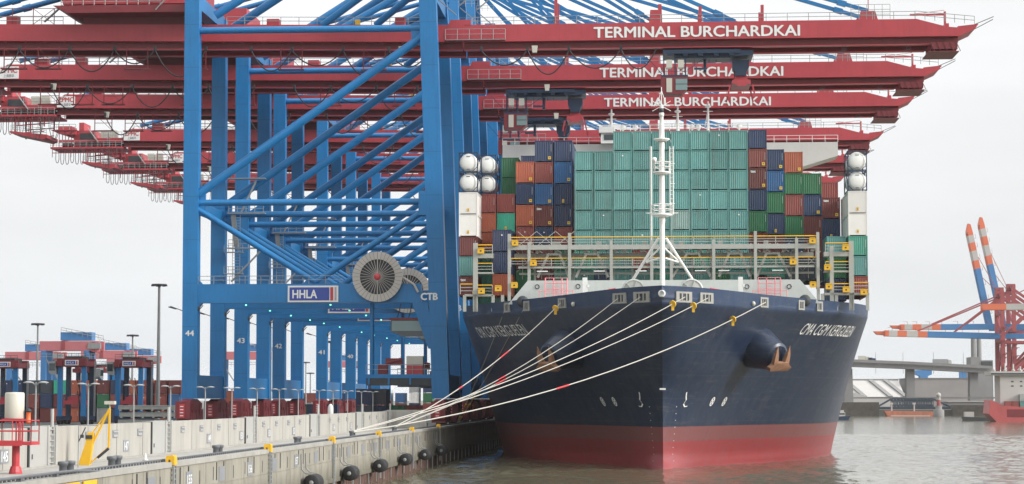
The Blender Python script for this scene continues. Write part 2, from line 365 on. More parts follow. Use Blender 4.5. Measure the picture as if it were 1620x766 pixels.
b.box(-.1, .22, -20, 201, 0, .1); b.build('plinth', M['deck'], fw)
for g0, g1 in gates:
    a0, a1 = g0-60, g1-60; s = (a1-a0)
    b = MB(); b.box(-.66, .08, a0+.10, a0+.62*s, 0.04, WH+.05); b.box(-.66, .14, a0+.62*s, a0+.68*s, 0, WH+.08); b.box(-.5, -.08, a0+.68*s, a1, 0, WH)
    b.box(-.66, .10, a1-.35, a1-.02, 0, WH+.08)
    g = b.build('gate_panel', M['walldoor'], fw)
    MB().box(-.6, .05, a0-.12, a0+.1, 0.02, WH+.02).build('gate_seal', M['black'], g)
    MB().box(.08, .13, a0+.38, a0+.46, .5, .75).build('handle', M['darkgrey'], g)
    lb = MB(); ya = a0+.72*s; yb = a1-.5
    for q in (ya, yb): lb.box(-.02, .06, q-.04, q+.04, 0, WH)
    for k in range(7): lb.box(-.02, .05, ya, yb, .2+k*.29, .245+k*.29)
    lb.tube((-.1, yb+.1, WH-.3), (-.1, yb+.1, WH+.95), .09, 8)
    lb.build('ladder', M['walldoor'], fw)
yy = 88.0; k = 0
while yy < 256:
    if not any(g0-1 < yy < g1+1 for g0, g1 in gates):
        nb = MB(); nb.box(-.03, .012, yy-60-.62, yy-60+.62, 1.30, 1.74); nb.build('niche', M['plate'], fw)
        nb = MB(); nb.box(.012, .06, yy-60-.55, yy-60+.55, 1.60, 1.68); nb.box(.012, .05, yy-60-.5, yy-60+.35, 1.34, 1.46); nb.build('niche_hook', M['walldoor'], fw)
        if k % 2 == 0:
            q = yy-60+2.6
            if not any(g0-1 < q+60 < g1+1 for g0, g1 in gates):
                p = MB().box(-.02, .024, q-.7, q+.7, .42, 1.10).build('number_plate', M['plate'], fw)
                text(str(144+k//2), .50, M['letter'], p, (.03, q-.52, .51), rz=math.pi/2, offset=.01, width=1.04)
    yy += 6.1; k += 1
# ---------------------------------------------------------------- quay furniture
def bollard(Y, lab):
    t = thing('mooring_bollard', lab, 'bollard', (QX-.95, Y, QZ), 0, 'grey mooring bollards along the quay edge')
    for q in (-.62, .62):
        MB().lathe([(0,0),(.20,0),(.19,.1),(.18,.42),(.24,.47),(.26,.58),(.24,.64),(0,.66)], (0,q,0), n=14).build('post', M['darkgrey'], t)
    MB().box(-.3, .3, -.9, .9, .0, .05).build('base_plate', M['darkgrey'], t)
bl = ['grey double mooring bollard beside the thin hooked pole, nearest the red beacon stand', 'grey double mooring bollard just beyond the yellow davit arm',
      'grey double mooring bollard between the first and second yellow ladder hoops', 'grey double mooring bollard between the second and third yellow ladder hoops',
      'grey mooring bollard holding the longest bundle of white ropes', 'grey mooring bollard at which three white ropes end close to the wall corner',
      'grey mooring bollard by the quay corner under the dark hull']
for Y, lab in zip((99.4, 108.5, 134.9, 166, 197.1, 229.9, 262.5), bl): bollard(Y, lab)
yl = ['yellow hooped quay ladder with grey rails, nearest one', 'yellow hooped quay ladder left of the cylinder fenders, second nearest', 'yellow hooped quay ladder just before the rope bundle bollard',
      'yellow hooped quay ladder directly under the white rope bundle', 'yellow hooped quay ladder just beyond the end of the flood wall', 'yellow hooped quay ladder farthest along, in the shade of the ship']
for Y, lab in zip((117.6, 148, 178.2, 209.2, 238.9, 269.6), yl):
    t = thing('quay_ladder', lab, 'ladder', (QX, Y, QZ), 0, 'yellow quay ladders down to the water')
    h = MB()
    pf = [(-.26,.06),(-.30,.16),(-.30,.34),(-.22,.43),(.10,.45),(.19,.38),(.21,-.1),(-.02,-.1),(-.03,.2),(-.14,.21),(-.16,.06)]
    for q in (-.32,.10): h.prism(pf, q, q+.22)
    h.box(-.02, .19, -.12, .12, -.08, .38); h.box(-.2, .1, -.12, .12, .34, .42)
    h.build('hoop', M['yellow'], t)
    r = MB()
    for q in (-.28, .28): r.box(.1, .2, q-.07, q+.07, -4.2, -.16)
    for k in range(14): r.box(.11, .18, -.22, .22, -4.1+k*.29, -4.05+k*.29)
    r.build('rail', M['steel'], t)
fl = ['black cylinder fender hung on chains, nearest, cut by the lower picture edge', 'black cylinder fender on chains, second nearest along the quay wall', 'black cylinder fender hanging under the white rope bundle bollard',
      'black cylinder fender below the fourth yellow ladder', 'black cylinder fender between the two farthest yellow ladders', 'smallest black cylinder fender in the shade near the ship']
for Y, lab in zip((162.7, 183.3, 203.8, 225.3, 245.3, 265.0), fl):
    t = thing('cylinder_fender', lab, 'fender', (QX+.85, Y, 1.85), 0, 'black cylinder fenders hanging on the quay wall')
    MB().lathe([(.2,-1.2),(.56,-1.2),(.63,-1.12),(.63,1.12),(.56,1.2),(.2,1.2)], (0,0,0), 'y', 22).build('body', M['black'], t)
    MB().lathe([(.2,-1.15),(.18,-1.2),(.18,-1.24),(.1,-1.26),(0,-1.26)], (0,0,0), 'y', 10).build('core', M['steel'], t)
    for q in (-1.1, 1.1):
        c = MB()
        c.path([(-.80, q*.9, 2.2), (-.74, q*.98, 1.0), (-.45, q*1.12, .72), (-.1, q*1.2, .68)], .05, 5); c.build('chain', M['steel'], t)
# red beacon stand
t = thing('beacon_stand', 'red railed beacon stand with white drum and orange lamp on the quay', 'beacon', (-30.2, 100.4, QZ))
MB().lathe([(.33,0),(.32,.1),(.24,.36),(.19,.38),(.19,1.40)], n=10, sm=False).build('pedestal', M['signred'], t)
b = MB(); b.box(-.95, .95, -.7, .7, 1.38, 1.54); b.box(-.95, .5, -.74, -.70, 1.34, 1.6)
b.build('platform', M['signred'], t)
b = MB()
for p, q in (((-.9,-.66),(.92,-.66)), ((.92,-.66),(.92,.66)), ((.92,.66),(-.9,.66)), ((-.9,.66),(-.9,-.66))): b.rail((*p,1.54), (*q,1.54), 1.0, .9, .028)
for x_ in (.15, .28, .45): b.tube((x_,-.5,1.54), (x_,-.5,2.5), .04, 6)
b.build('railing', M['signred'], t)
MB().lathe([(0,2.62),(.44,2.62),(.46,2.66),(.46,3.82),(.42,3.88),(0,3.9)], (-.1,0,0), n=22).build('drum', M['cream'], t)
MB().box(-.6, .4, -.45, .45, 2.54, 2.62).build('drum_base', M['signred'], t)
lp = MB().lathe([(0,2.4),(.13,2.4),(.13,2.52),(.11,2.54),(.11,2.95),(.13,2.97),(.12,3.04),(0,3.08)], (.58,0,0), n=14).build('lamp', M['orange'], t)
MB().lathe([(.115,2.94),(.14,2.94),(.14,3.03),(.06,3.12)], (.58,0,0), n=14).build('lamp_cap', M['dark'], lp)
# yellow davit
t = thing('davit_crane', 'yellow davit crane with bent lattice arm standing before the flood wall', 'davit', (-30.35, 113.8, QZ))
MB().prism([(-.42,0),(.20,0),(.34,.9),(.42,1.75),(.10,1.78),(-.05,1.1)], -.16, .16).build('post', M['yellow'], t)
b = MB(); b.bar((.30,0,1.1), (1.25,0,3.05), .11); b.bar((1.25,0,3.05), (1.22,0,.95), .10); b.bar((1.22,0,.98), (.15,0,.05), .07); b.bar((.3,0,1.72),(1.22,0,3.0),.07)
b.build('arm', M['yellow'], t)
b = MB(); b.tube((1.22,0,.9), (.62,0,.4), .08, 6); b.box(.0,.35,-.2,.2,1.42,1.62); b.build('winch', M['dark'], t)
MB().box(1.0, 1.55, -.2, .2, 3.28, 3.46).add([], []).tube((1.25,0,3.0),(1.25,0,3.3),.04,6).build('lamp_head', M['cream'], t)
t = thing('hooked_pole', 'thin grey pole with a bent top arm on the quay near the davit', 'pole', (-29.6, 109.4, QZ))
b = MB(); b.tube((0,0,0), (0,0,2.2), .03, 6); b.tube((0,0,2.2), (1.0,0,2.2), .022, 5); b.build('pole', M['steel'], t)
b = MB(); b.tube((0,0,1.35), (.36,0,2.1), .03, 5); b.box(.1,.26,-.08,.08,1.55,1.72); b.build('arm', M['dark'], t)
tag(MB().lathe([(0,0),(.17,0),(.17,.06),(.10,.1),(.04,.42),(0,.44)], n=10).build('traffic_cone', M['white'], None, (-29.2, 122.6, QZ)), 'small white cone on the quay near the second bollard', 'cone')
# promenade lamps
lamps = [(57,602),(140,608),(212,606),(270,610),(325,609),(367,611),(407,612),(442,614),(472,615),(505,617),(527,617),(550,617),(572,618),(590,620)]
words = ['behind the red beacon stand', 'behind the yellow davit crane', 'in front of the third straddle carrier', 'just left of the frontmost blue crane leg', 'in front of the nearest crane portal legs',
         'sixth along the wall, before the second crane frame', 'seventh along the wall, before the second crane number', 'eighth along the wall, before the third crane number', 'ninth along the flood wall',
         'tenth along the wall, next to the white capsule post', 'eleventh along the wall, before the fourth crane number', 'twelfth along the wall, under the fifth crane number', 'thirteenth along the flood wall', 'last along the flood wall, near its corner']
lamp0 = None
for (px, py), wd in zip(lamps, words):
    Y, Z = atX(px, py, -34.0); lab = 'grey double headed promenade lamp ' + wd
    if lamp0 is None:
        lamp0 = t = thing('promenade_lamp', lab, 'street lamp', (-34.0, Y, QZ), 0, 'double headed lamps behind the flood wall')
        MB().tube((0,0,0), (0,0,4.5), .06, 8, r2=.045).build('post', M['steel'], t)
        for sg in (-1, 1):
            h = MB(); h.tube((0,0,4.35), (sg*.28,0,4.5), .04, 6); h.lathe([(0,.0),(.1,.0),(.28,-.05),(.30,-.08),(.25,-.11),(0,-.11)], (sg*.42,0,4.56), n=12); h.build('lamp_head', M['steel'], t)
    else:
        t = copy_tree(lamp0); t.location = (-34.0, Y, QZ); t['label'] = lab
Y, Z = atX(523, 642, -33.6)
tag(MB().lathe([(0,0),(.30,0),(.30,2.6),(.22,2.9),(.1,3.05),(0,3.08)], n=14).build('capsule_post', M['white'], None, (-33.6, Y, QZ)), 'round topped white post behind the flood wall', 'post')
# ================================================================ SHIP-TO-SHORE CRANES (local: x seaward from the seaside rail, y along the quay, z from the ground)
SX = -28.5
def zt(x):                      # girder line: rises slightly to the backreach
    return 57.1 + max(0, (2-x))*.0131
def festoon(c, x_end):
    x = -68.0; k = 0
    while x < x_end-2:
        b = MB()
        st = (5.9, 7.4, 6.6)[k % 3]; st = min(st, x_end-x); sag = (3.8, 2.6, 3.3, 2.2)[k % 4]*(.5+.5*st/7)
        if k == 0 or k % 5: 
            pts = [(x+st*i/12, -4.5, zt(x)-3.9-sag*(1-(2*i/12-1)**2)) for i in range(13)]; b.path(pts, .10, 5)
        b.box(x-.18, x+.18, -4.7, -4.2, zt(x)-3.95, zt(x)-3.35); b.build('festoon_cable', M['cable'], c); x += st; k += 1
def build_crane():
    c = thing('container_crane', 'x', 'crane', (0,0,0), 0, 'blue and red container cranes along the quay')
    R_, B_, G_ = M['red'], M['blue'], M['steel']
    for ys in (-1, 1):
        y = 9.5*ys
        MB().taper((-35.35,y,3.65), (-35.6,y,60.5), 2.15, 1.9, 2.05, 1.8).build('landside_leg', B_, c)
        b = MB(); b.taper((-.12,y,3.65), (-2.15,y,59.5), 2.4, 1.9, 2.4, 1.9); b.taper((-2.15,y,59.5), (-2.6,y*.55,78), 2.2, 1.7, 1.5, 1.4); b.build('seaside_leg', B_, c)
        b = MB(); b.prism([(-34.4,17.0),(-2.9,17.0),(-2.9,19.65),(-34.4,19.65)], y-.75, y+.75)
        b.prism([(-4.2,17.05),(-2.0,17.05),(-1.1,10.6),(-1.9,10.6)], y-.7, y+.7); b.prism([(-34.4,17.05),(-33.8,17.05),(-34.4,16.3)], y-.7, y+.7); b.prism([(-34.5,19.6),(-34.5,20.4),(-33.8,19.6)], y-.7, y+.7)
        b.build('portal_beam', B_, c)
        for n_, p, q, r in (('brace', (-34.6,55.65), (-3.1,55.65), .48), ('brace', (-34.5,31.15), (-2.3,31.15), .46), ('brace', (-34.4,32.5), (-3.0,54.4), .60),
                            ('brace', (-34.4,30.1), (-18.0,20.0), .43), ('brace', (-17.7,20.0), (-2.4,30.0), .43)):
            b = MB(); b.tube((p[0],y,p[1]), (q[0],y,q[1]), r, 14)
            d = Vector((q[0]-p[0],0,q[1]-p[1])).normalized(); P, Q = Vector((p[0],y,p[1])), Vector((q[0],y,q[1]))
            b.tube(P-d*.3, P+d*.9, r*1.12, 12, r2=r*1.02); b.tube(Q-d*.9, Q+d*.3, r*1.02, 12, r2=r*1.12)
            b.build(n_, B_, c)
        for g_ in (MB().box(-34.4,-33.5,y-.25,y+.25,29.4,33.2), MB().box(-3.3,-2.0,y-.97,y-.92,29.2,32.6), MB().prism([(-19.6,19.6),(-16.1,19.6),(-17.0,20.8),(-18.7,20.8)], y-.3, y+.3), MB().prism([(-4.4,53.4),(-3.2,53.2),(-3.2,56.4),(-4.6,56.2)], y-.3, y+.3)): g_.build('gusset', B_, c)
        # A-frame
        MB().tube((-33.2,y*.6,58.5), (-3.4,y*.5,77.6), .62, 14).build('back_brace', B_, c)
        for (x0, z0, x1, z1) in ((-18.0,57.2,-2.9,66.8), (-10.2,57.2,-2.8,61.9)): MB().tube((x0,y*.42,z0), (x1,y*.9,z1), .5, 12).build('back_brace', B_, c)
        b = MB(); yy = 2.9*ys
        b.tube((-73.8,yy,58.8), (-34,yy,69.2), .42, 12); b.tube((-34,yy,69.2), (-3.2,yy,77.4), .42, 12)
        for t in (.25, .55, .8): b.tube(Vector((-73.8,yy,58.8)).lerp(Vector((-34,yy,69.2)), t), Vector((-73.8,yy,58.8)).lerp(Vector((-34,yy,69.2)), t+.03), .52, 10)
        b.build('backstay', B_, c)
        for x_, z_, w_ in ((60.0,58.6,.52), (41.2,57.3,.50), (29.2,57.6,.46), (15.8,57.3,.36)):
            b = MB(); b.bar((-2.4,yy*.9,77.6), (x_,yy,z_), w_*.7, w_)
            for t in (.35, .68, .93): 
                P = Vector((-2.4,yy*.9,77.6)).lerp(Vector((x_,yy,z_)), t); d = (Vector((x_,yy,z_))-P).normalized(); b.bar(P, P+d*1.3, w_*1.1, w_*1.5)
            b.build('forestay', B_, c)
        # bogies under both corners on this side
        for xx, nm in ((-35.4, 'landside'), (-.1, 'seaside')):
            b = MB(); b.prism([(y-4.7,2.3),(y-4.7,3.0),(y-1.6,3.62),(y+1.6,3.62),(y+4.7,3.0),(y+4.7,2.3),(y+1.2,1.9),(y-1.2,1.9)], xx-.7, xx+.7, 'x'); b.prism([(y-4.8,.8),(y-4.8,2.2),(y-.5,2.2),(y-.2,.8)], xx-.85, xx+.85, 'x'); b.prism([(y+.2,.8),(y+.5,2.2),(y+4.8,2.2),(y+4.8,.8)], xx-.85, xx+.85, 'x'); b.box(xx-1.0,xx+1.0,y-4.95,y-4.7,.9,3.3); b.box(xx+.86,xx+1.0,y-2.5,y-2.2,.8,3.0); b.box(xx+.86,xx+1.0,y+2.2,y+2.5,.8,3.0)
            for q in (-3.3, -1.1, 1.1, 3.3):
                b.prism([(y+q-1.0,.35),(y+q+1.0,.35),(y+q+.8,1.7),(y+q-.8,1.7)], xx-.95, xx+.95, 'x')
            g = b.build('bogie', M['reddk'], c)
            for q in (-3.9, -2.6, -1.7, -.5, .5, 1.7, 2.6, 3.9): MB().lathe([(0,-.35),(.36,-.35),(.36,.35),(0,.35)], (xx,y+q,.36), 'x', 12).build('wheel', M['dark'], g)
            lb = MB(); lb.box(xx-.45,xx+.3,y-5.05,y-4.97,1.0,2.9)
            for k in range(4): lb.box(xx-.3,xx+.15,y-5.12,y-5.06,1.25+k*.42,1.36+k*.42,1)
            lb.build('bogie_ladder', [M['signred'], M['letter']], g)
    for xx in (-35.4, -.15): 
        b = MB(); b.box(xx-.95, xx+.95, -8.5, 8.5, 3.66, 6.95)
        b.box(xx-1.02, xx+1.02, -8.5, 8.5, 4.1, 4.2); b.build('sill_beam', B_, c)
        zz = 58.8 if xx < -5 else 60.3
        MB().box(xx-(1.1 if xx < -5 else 2.9), xx+(.7 if xx < -5 else -1.2), -8.6, 8.6, zz, zz+2.0).build('cross_beam', B_, c)
        MB().box(xx-(1.0 if xx < -5 else 2.6), xx+(.6 if xx < -5 else -1.3), -8.6, 8.6, 30.2, 31.6).build('side_tie', B_, c)
    MB().box(-3.6, -1.6, -6.2, 6.2, 76.6, 78.4).build('apex_beam', B_, c)
    # fixed girder (two box beams with the trolley rail beam underneath) and hinged boom
    b = MB()
    for y0, y1 in ((-3.6,-2.3), (2.3,3.6)):
        b.prism([(-77.2,zt(-77)-1.0),(-75.6,zt(-76)),(2.2,57.1),(2.2,54.65),(-77.2,zt(-77)-2.45)], y0, y1)
        b.prism([(-77.2,zt(-77)-3.5),(2.2,53.6),(2.2,54.65),(-77.2,zt(-77)-2.45)], y0+.95, y1, m=1)  # rail beam: shade and dirt below the girder put into a darker red
        b.prism([(-77.2,zt(-77)-3.58),(2.2,53.5),(2.2,53.62),(-77.2,zt(-77)-3.46)], y0+.45, y1+.25)
    for k in range(9): x = -76+k*9.6; b.box(x-.3, x+.3, -2.3, 2.3, zt(x)-1.2, zt(x)-.3)
    b.box(-77.3,-76.5,-2.3,2.3,zt(-77)-3,zt(-77)-.9)
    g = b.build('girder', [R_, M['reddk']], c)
    b = MB(); x = -76
    while x < 1: b.box(x-.06,x+.06,-3.68,-3.55,zt(x)-2.75,zt(x)-2.4); x += 2.9
    b.build('stiffener', M['reddk'], g)
    b = MB(); top = [(3.0,57.12),(-.6,57.12),(.6,57.9),(3.2,57.9),(3.3,57.1)]
    for y0, y1 in ((-3.6,-2.3), (2.3,3.6)):
        b.prism([(2.4,54.65),(2.4,57.1),(66.7,57.25),(70.9,56.1),(72.6,55.95),(72.6,54.75)], y0, y1)
        b.prism([(-.4,55.9),(.5,57.85),(3.4,57.85),(3.4,57.1),(2.4,57.1),(2.4,54.9),(-.4,54.9)], y0-.06, y0+.16)
        b.prism([(2.4,53.6),(68.5,53.75),(72.6,54.0),(72.6,54.75),(2.4,54.65)], y0+.95, y1, m=1); b.prism([(2.4,53.5),(68.6,53.66),(68.6,53.78),(2.4,53.62)], y0+.45, y1+.25)  # boom rail beam: same darker red, shade and dirt put into the colour
    for k in range(8): x = 6+k*9.3; b.box(x-.3, x+.3, -2.3, 2.3, 55.6, 56.8)
    for x_, z_ in ((15.6,4.0), (45.0,2.4), (36.2,2.3)): b.box(x_-.22, x_+.22, -3.2, -2.8, 57.05, 57.2+z_); b.box(x_-.22, x_+.22, 2.8, 3.2, 57.05, 57.2+z_)
    for y0, y1 in ((-3.5,-2.4), (2.4,3.5)): b.prism([(58.7,57.2),(58.9,58.5),(60.9,58.5),(61.3,57.2)], y0, y1); b.prism([(28.9,57.1),(29.1,59.0),(30.2,59.0),(30.2,59.8),(30.7,59.8),(30.8,57.1)], y0, y1)
    b.prism([(72.5,56.2),(75.4,56.5),(74.9,55.8),(72.5,54.7)], -3.3, 3.3)
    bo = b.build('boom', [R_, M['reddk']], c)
    text('TERMINAL BURCHARDKAI', 1.52, M['letter'], bo, (21.0, -3.67, 55.05), offset=.0, width=29.3, bold=.055)
    b = MB(); b.box(68.8,72.4,-3.4,3.4,52.95,53.9)
    for k in range(5): b.bar((68.6+k*.9,-3.45,53.95), (69.2+k*.9,-3.45,52.6), .08)
    b.box(68.3,72.6,-3.5,3.5,52.55,52.65); b.build('end_platform', M['reddk'], bo)
    b = MB(); b.rail((3.6,-3.5,57.1),(66.5,-3.5,57.25),1.1,3.0,.045); b.rail((66.5,-3.5,57.25),(74.8,-3.5,56.4),1.15,1.4,.045); b.rail((-.2,-4.2,54.9),(8.4,-4.2,54.9),1.5,1.7,.04); b.box(-.2,8.4,-4.3,-3.6,54.82,54.9)
    b.rail((57.5,-3.5,57.3),(63.0,-3.5,57.3),2.1,1.1,.035,mids=(.33,.66))
    b.build('railing', G_, bo)
    b = MB(); b.box(71.0,71.3,-.15,.15,56.2,58.9); b.box(66.2,71.1,-.12,.12,58.35,58.6); b.bar((66.3,0,58.55),(71.1,0,59.1),.06); b.build('davit', M['red'], bo)
    MB().tube((60.0,-2.9,58.4),(60.0,-2.9,61.5),.07,5).build('mast_rod', M['red'], bo); MB().tube((74.2,-2.8,56.2),(77.6,-2.8,57.6),.05,4).build('light_rod', M['dark'], bo); MB().tube((74.6,2.8,56.2),(78.4,2.8,58.2),.05,4).build('light_rod', M['dark'], bo)
    for x in (56.5, 65.5):
        b = MB(); b.tube((x-.25,-3.4,53.6),(x-.25,-3.4,52.9),.03,4); b.tube((x+.25,-3.4,53.6),(x+.25,-3.4,52.8),.03,4); b.bar((x-.7,-3.4,52.75),(x+.3,-3.4,52.95),.16,.1); b.build('lamp_bracket', M['dark'], bo)
    for x in (-67.8, -6.5, 12.6):
        MB().prism([(x-.42,zt(x)-3.2),(x+.42,zt(x)-3.2),(x+.3,zt(x)-4.2),(x-.3,zt(x)-4.2)], -4.3, -3.75).build('floodlight', M['cream'], c)
    b = MB(); b.rail((-75,-3.5,zt(-75)),(-56,-3.5,zt(-56)),1.1,3,.045); b.rail((-32,-3.5,zt(-32)),(-3,-3.5,57.1),1.15,2.6,.045); b.rail((-75,3.5,zt(-75)),(-3,3.5,57.1),1.1,3.2,.045)
    b.rail((-34.3,-10.3,19.65),(-21,-10.3,19.65),1.1,2.4,.04); b.rail((-21,-10.3,19.65),(-14,-10.3,19.65),1.1,2.4,.04)
    b.build('railing', G_, c)
    b = MB()                                            # cable frame and rods standing on the backreach girder
    for k in range(10):
        x = -73.0+k*3.1; b.bar((x,-2.9,zt(x)),(x,-2.9,zt(x)+2.5),.10)
        if k % 3 == 1: b.bar((x,-2.9,zt(x)+2.4),(x+3.1,-2.9,zt(x)+.1),.07); b.bar((x,-2.9,zt(x)+.1),(x+3.1,-2.9,zt(x)+2.4),.07)
    b.bar((-73,-4.0,zt(-73)-4.6),(-58,-4.0,zt(-58)-4.6),.14) if False else None; b.bar((-73,-2.9,zt(-73)+2.45),(-45,-2.9,zt(-45)+2.45),.08); b.bar((-73,-2.9,zt(-73)+1.3),(-45,-2.9,zt(-45)+1.3),.06); b.build('cable_frame', M['reddk'], c)
    for x, w_, h_ in ((-70.5,2.2,1.2),(-64,1.6,1.5),(-25.5,1.8,1.1),(-7.0,1.4,1.4)): MB().box(x-w_/2,x+w_/2,-2.2,-.4,zt(x)-.2,zt(x)+h_).build('winch_housing', M['red'], c)
    # machinery house on the landside
    h = MB(); h.box(-55.4,-35.8,-6.0,6.0,60.3,66.5); mh = h.build('machinery_house', R_, c)
    b = MB(); b.prism([(-56.6,60.0),(-36.9,60.0),(-36.9,58.9),(-54.4,58.9)], -6.9, 6.9); b.box(-53,-37.5,-3.2,3.2,57.6,58.9); b.build('house_platform', M['reddk'], mh)
    b = MB(); b.rail((-55.4,-6.8,60.0),(-41,-6.8,60.0),1.5,1.6,.06,mids=(.33,.66)); b.rail((-55.4,-6.8,60.0),(-55.4,6.8,60.0),1.5,2,.035)
    for k in range(4): b.box(-54.3+k*4.2,-53.3+k*4.2,-6.12,-6.04,61.3,61.5)
    b.bar((-41.6,-6.9,59.2),(-37.6,-6.9,63.6),.5,.1); b.bar((-58.7,-3.8,58.2),(-56.0,-3.8,60.6),.6,.12); b.build('railing', G_, mh)
    # backreach: sign, service platforms, hanging frames
    s = MB().box(-77.0,-73.75,-3.72,-3.6,zt(-75)-2.35,zt(-75)-.35).build('maker_sign', M['letter'], c)
    text('ZPMC', .85, M['signred'], s, (-76.85,-3.74,zt(-75)-1.38), offset=.0, width=2.9, bold=.035); text('上海振华', .42, M['navyink'], s, (-76.2,-3.74,zt(-75)-2.1), offset=.0, width=1.7)
    b = MB(); b.box(-92,-77.2,-3.9,3.9,54.15,54.5); b.box(-90.4,-77.2,-3.6,-2.9,55.5,56.0); b.box(-90.4,-77.2,2.9,3.6,55.5,56.0)
    b.prism([(-92.3,58.1),(-87.0,58.1),(-87.0,57.1),(-89.2,57.1)], -3.4, 3.4); b.box(-87.6,-83.2,-2.5,2.5,54.5,58.0); b.box(-91,-88.2,-2,2,58.1,59.0); b.box(-83.2,-77.3,-3.3,3.3,56.1,56.35)
    b.box(-86.5,-85.5,-2.6,2.6,58.0,59.6)
    bp = b.build('backreach_platform', R_, c)
    b = MB(); b.rail((-92,-3.85,54.5),(-77.4,-3.85,54.5),1.2,1.2,.04,mids=(.33,.66)); b.rail((-92,3.85,54.5),(-77.4,3.85,54.5),1.2,2,.04); b.rail((-83.2,-3.3,56.35),(-77.5,-3.3,56.35),1.2,1,.04); b.rail((-92.2,-3.3,58.1),(-87,-3.3,58.1),1.1,1.3,.05)
    b.bar((-77.4,-3.6,56.2),(-74.9,-3.6,58.4),.4,.1); b.bar((-84.4,-3.9,58.4),(-82.2,-3.9,55.4),.5,.12); b.build('railing', G_, bp)
    b = MB()
    for k in range(12):
        x = -91.6+k*1.28; zt_ = 58.0 if x < -86.5 else 56.1
        for y in (-3.5, 3.5): b.bar((x,y,54.5),(x,y,zt_),.12)
        if k < 11 and k % 2 == 0: b.bar((x,-3.5,54.5),(x+1.28,-3.5,zt_-.2),.09)
        b.bar((x,-3.8,54.2),(x,-3.8,53.2 if k % 3 else 52.4),.10)
    b.bar((-91.6,-3.8,53.3),(-77.6,-3.8,53.3),.14); b.bar((-91.6,-3.5,57.9),(-86.6,-3.5,57.9),.14); b.build('lattice', M['reddk'], bp)
    for m_ in (MB().box(-86.2,-83.4,-3.0,-2.5,54.6,57.4), MB().box(-82.8,-78,-2.6,2.6,54.5,55.5), MB().tube((-90,-2,55.0),(-88,-2,55.0),.5,10)): m_.build('machinery', M['dark'], bp)
    for k in range(2): MB().box(-81.9+k*1.85,-80.4+k*1.85,-3.1,-1.9,56.36,57.9).build('cabinet', M['cream'], bp)
    b = MB()
    for x in (-84.6,-81.9,-79.4):
        for y in (-3.2,3.2): b.bar((x,y,50.9 if x < -80 else 52.4),(x,y,56),.22)
    for z in (51.2,52.6,53.6): b.bar((-84.6,-3.2,z),(-79.4,-3.2,z+.3),.16); b.bar((-84.6,3.2,z),(-79.4,3.2,z+.3),.16)
    b.prism([(-85.6,51.6),(-85.6,51.3),(-79.6,50.0),(-78.8,50.3),(-78.8,50.9)], -3.6, 3.6); b.build('hanging_frame', M['red'], bp)
    b = MB(); b.rail((-85.4,-3.5,51.6),(-78.9,-3.5,50.9),1.1,1,.035,mids=(.33,.66)); b.bar((-80.4,-3.7,50.9),(-80.4,-3.7,56.5),.06); b.bar((-79.9,-3.7,50.9),(-79.9,-3.7,56.5),.06)
    for k in range(14): b.bar((-80.4,-3.7,51+k*.4),(-79.9,-3.7,51+k*.4),.05)
    b.build('ladder', G_, bp)
    for k in range(9):
        b = MB()
        x = -91.2+k*1.02; d = 2.6 if k % 3 else 2.3
        b.path([(x-.3,-1.5,54.1),(x-.34,-1.5,52.3),(x-.22,-1.5,54.0-d),(x,-1.5,53.8-d),(x+.22,-1.5,54.0-d),(x+.34,-1.5,52.3),(x+.3,-1.5,54.1)], .06, 4); b.build('cable_loop', M['cable'], bp)
    for x in (-80.5,-77.5):
        b = MB(); b.path([(x-.9,-3.9,54.1),(x-.8,-3.9,52),(x-.3,-3.9,50.2),(x+.3,-3.9,50.0),(x+.9,-3.9,51.8),(x+1.1,-3.9,54.1)], .06, 4); b.build('cable_loop', M['cable'], bp)
    for x in (-70.0,-64.5,-59.5,-46.5,-38.0,-24.0,-12.0):                       # hanging maintenance frames below the fixed girder
        b = MB()
        for q in (-.0, 3.1): b.bar((x+q,-3.9,zt(x)-3.4),(x+q,-3.9,zt(x)-6.6),.13)
        b.bar((x,-3.9,zt(x)-5.2),(x+3.1,-3.9,zt(x)-5.2),.1); b.box(x-.3,x+3.4,-4.4,-3.5,zt(x)-6.7,zt(x)-6.55); b.bar((x,-3.9,zt(x)-3.6),(x+3.1,-3.9,zt(x)-6.5),.07)
        b.build('maintenance_frame', M['reddk'], c)
    # cable reel, sign, number, lamps on the near portal
    rc = (-8.95, 20.55); Y0 = -10.5
    r = MB(); n = 40
    for (ra, rb, ya, yb) in ((2.45,3.5,Y0-.5,Y0-.42),): 
        v = []
        for rr, yy in ((ra,ya),(rb,ya),(rb,yb),(ra,yb)): v += [(rc[0]+rr*math.cos(2*math.pi*i/n), yy, rc[1]+rr*math.sin(2*math.pi*i/n)) for i in range(n)]
        r.add(v, [(k*n+i, k*n+(i+1) % n, ((k+1) % 4)*n+(i+1) % n, ((k+1) % 4)*n+i) for k in range(4) for i in range(n)])
    reel = r.build('cable_reel', M['reelrim'], c)
    MB().lathe([(0,Y0-.2),(2.9,Y0-.2),(3.3,Y0-.3),(3.3,Y0+.3),(2.9,Y0+.35),(0,Y0+.35)], (rc[0],0,rc[1]), 'y', 40).build('wound_cable', M['dark'], reel)
    b = MB()
    for i in range(32):
        t = 2*math.pi*i/32; b.bar((rc[0]+.3*math.cos(t),Y0-.56,rc[1]+.3*math.sin(t)), (rc[0]+2.5*math.cos(t),Y0-.5,rc[1]+2.5*math.sin(t)), .10, .05)
    b.build('spoke', M['reelrim'], reel)
    b = MB()
    for i in range(36):
        t = 2*math.pi*i/36; b.bar((rc[0]+2.5*math.cos(t),Y0-.53,rc[1]+2.5*math.sin(t)), (rc[0]+3.5*math.cos(t),Y0-.53,rc[1]+3.5*math.sin(t)), .045, .03)
    b.build('rim_rod', M['dark'], reel)
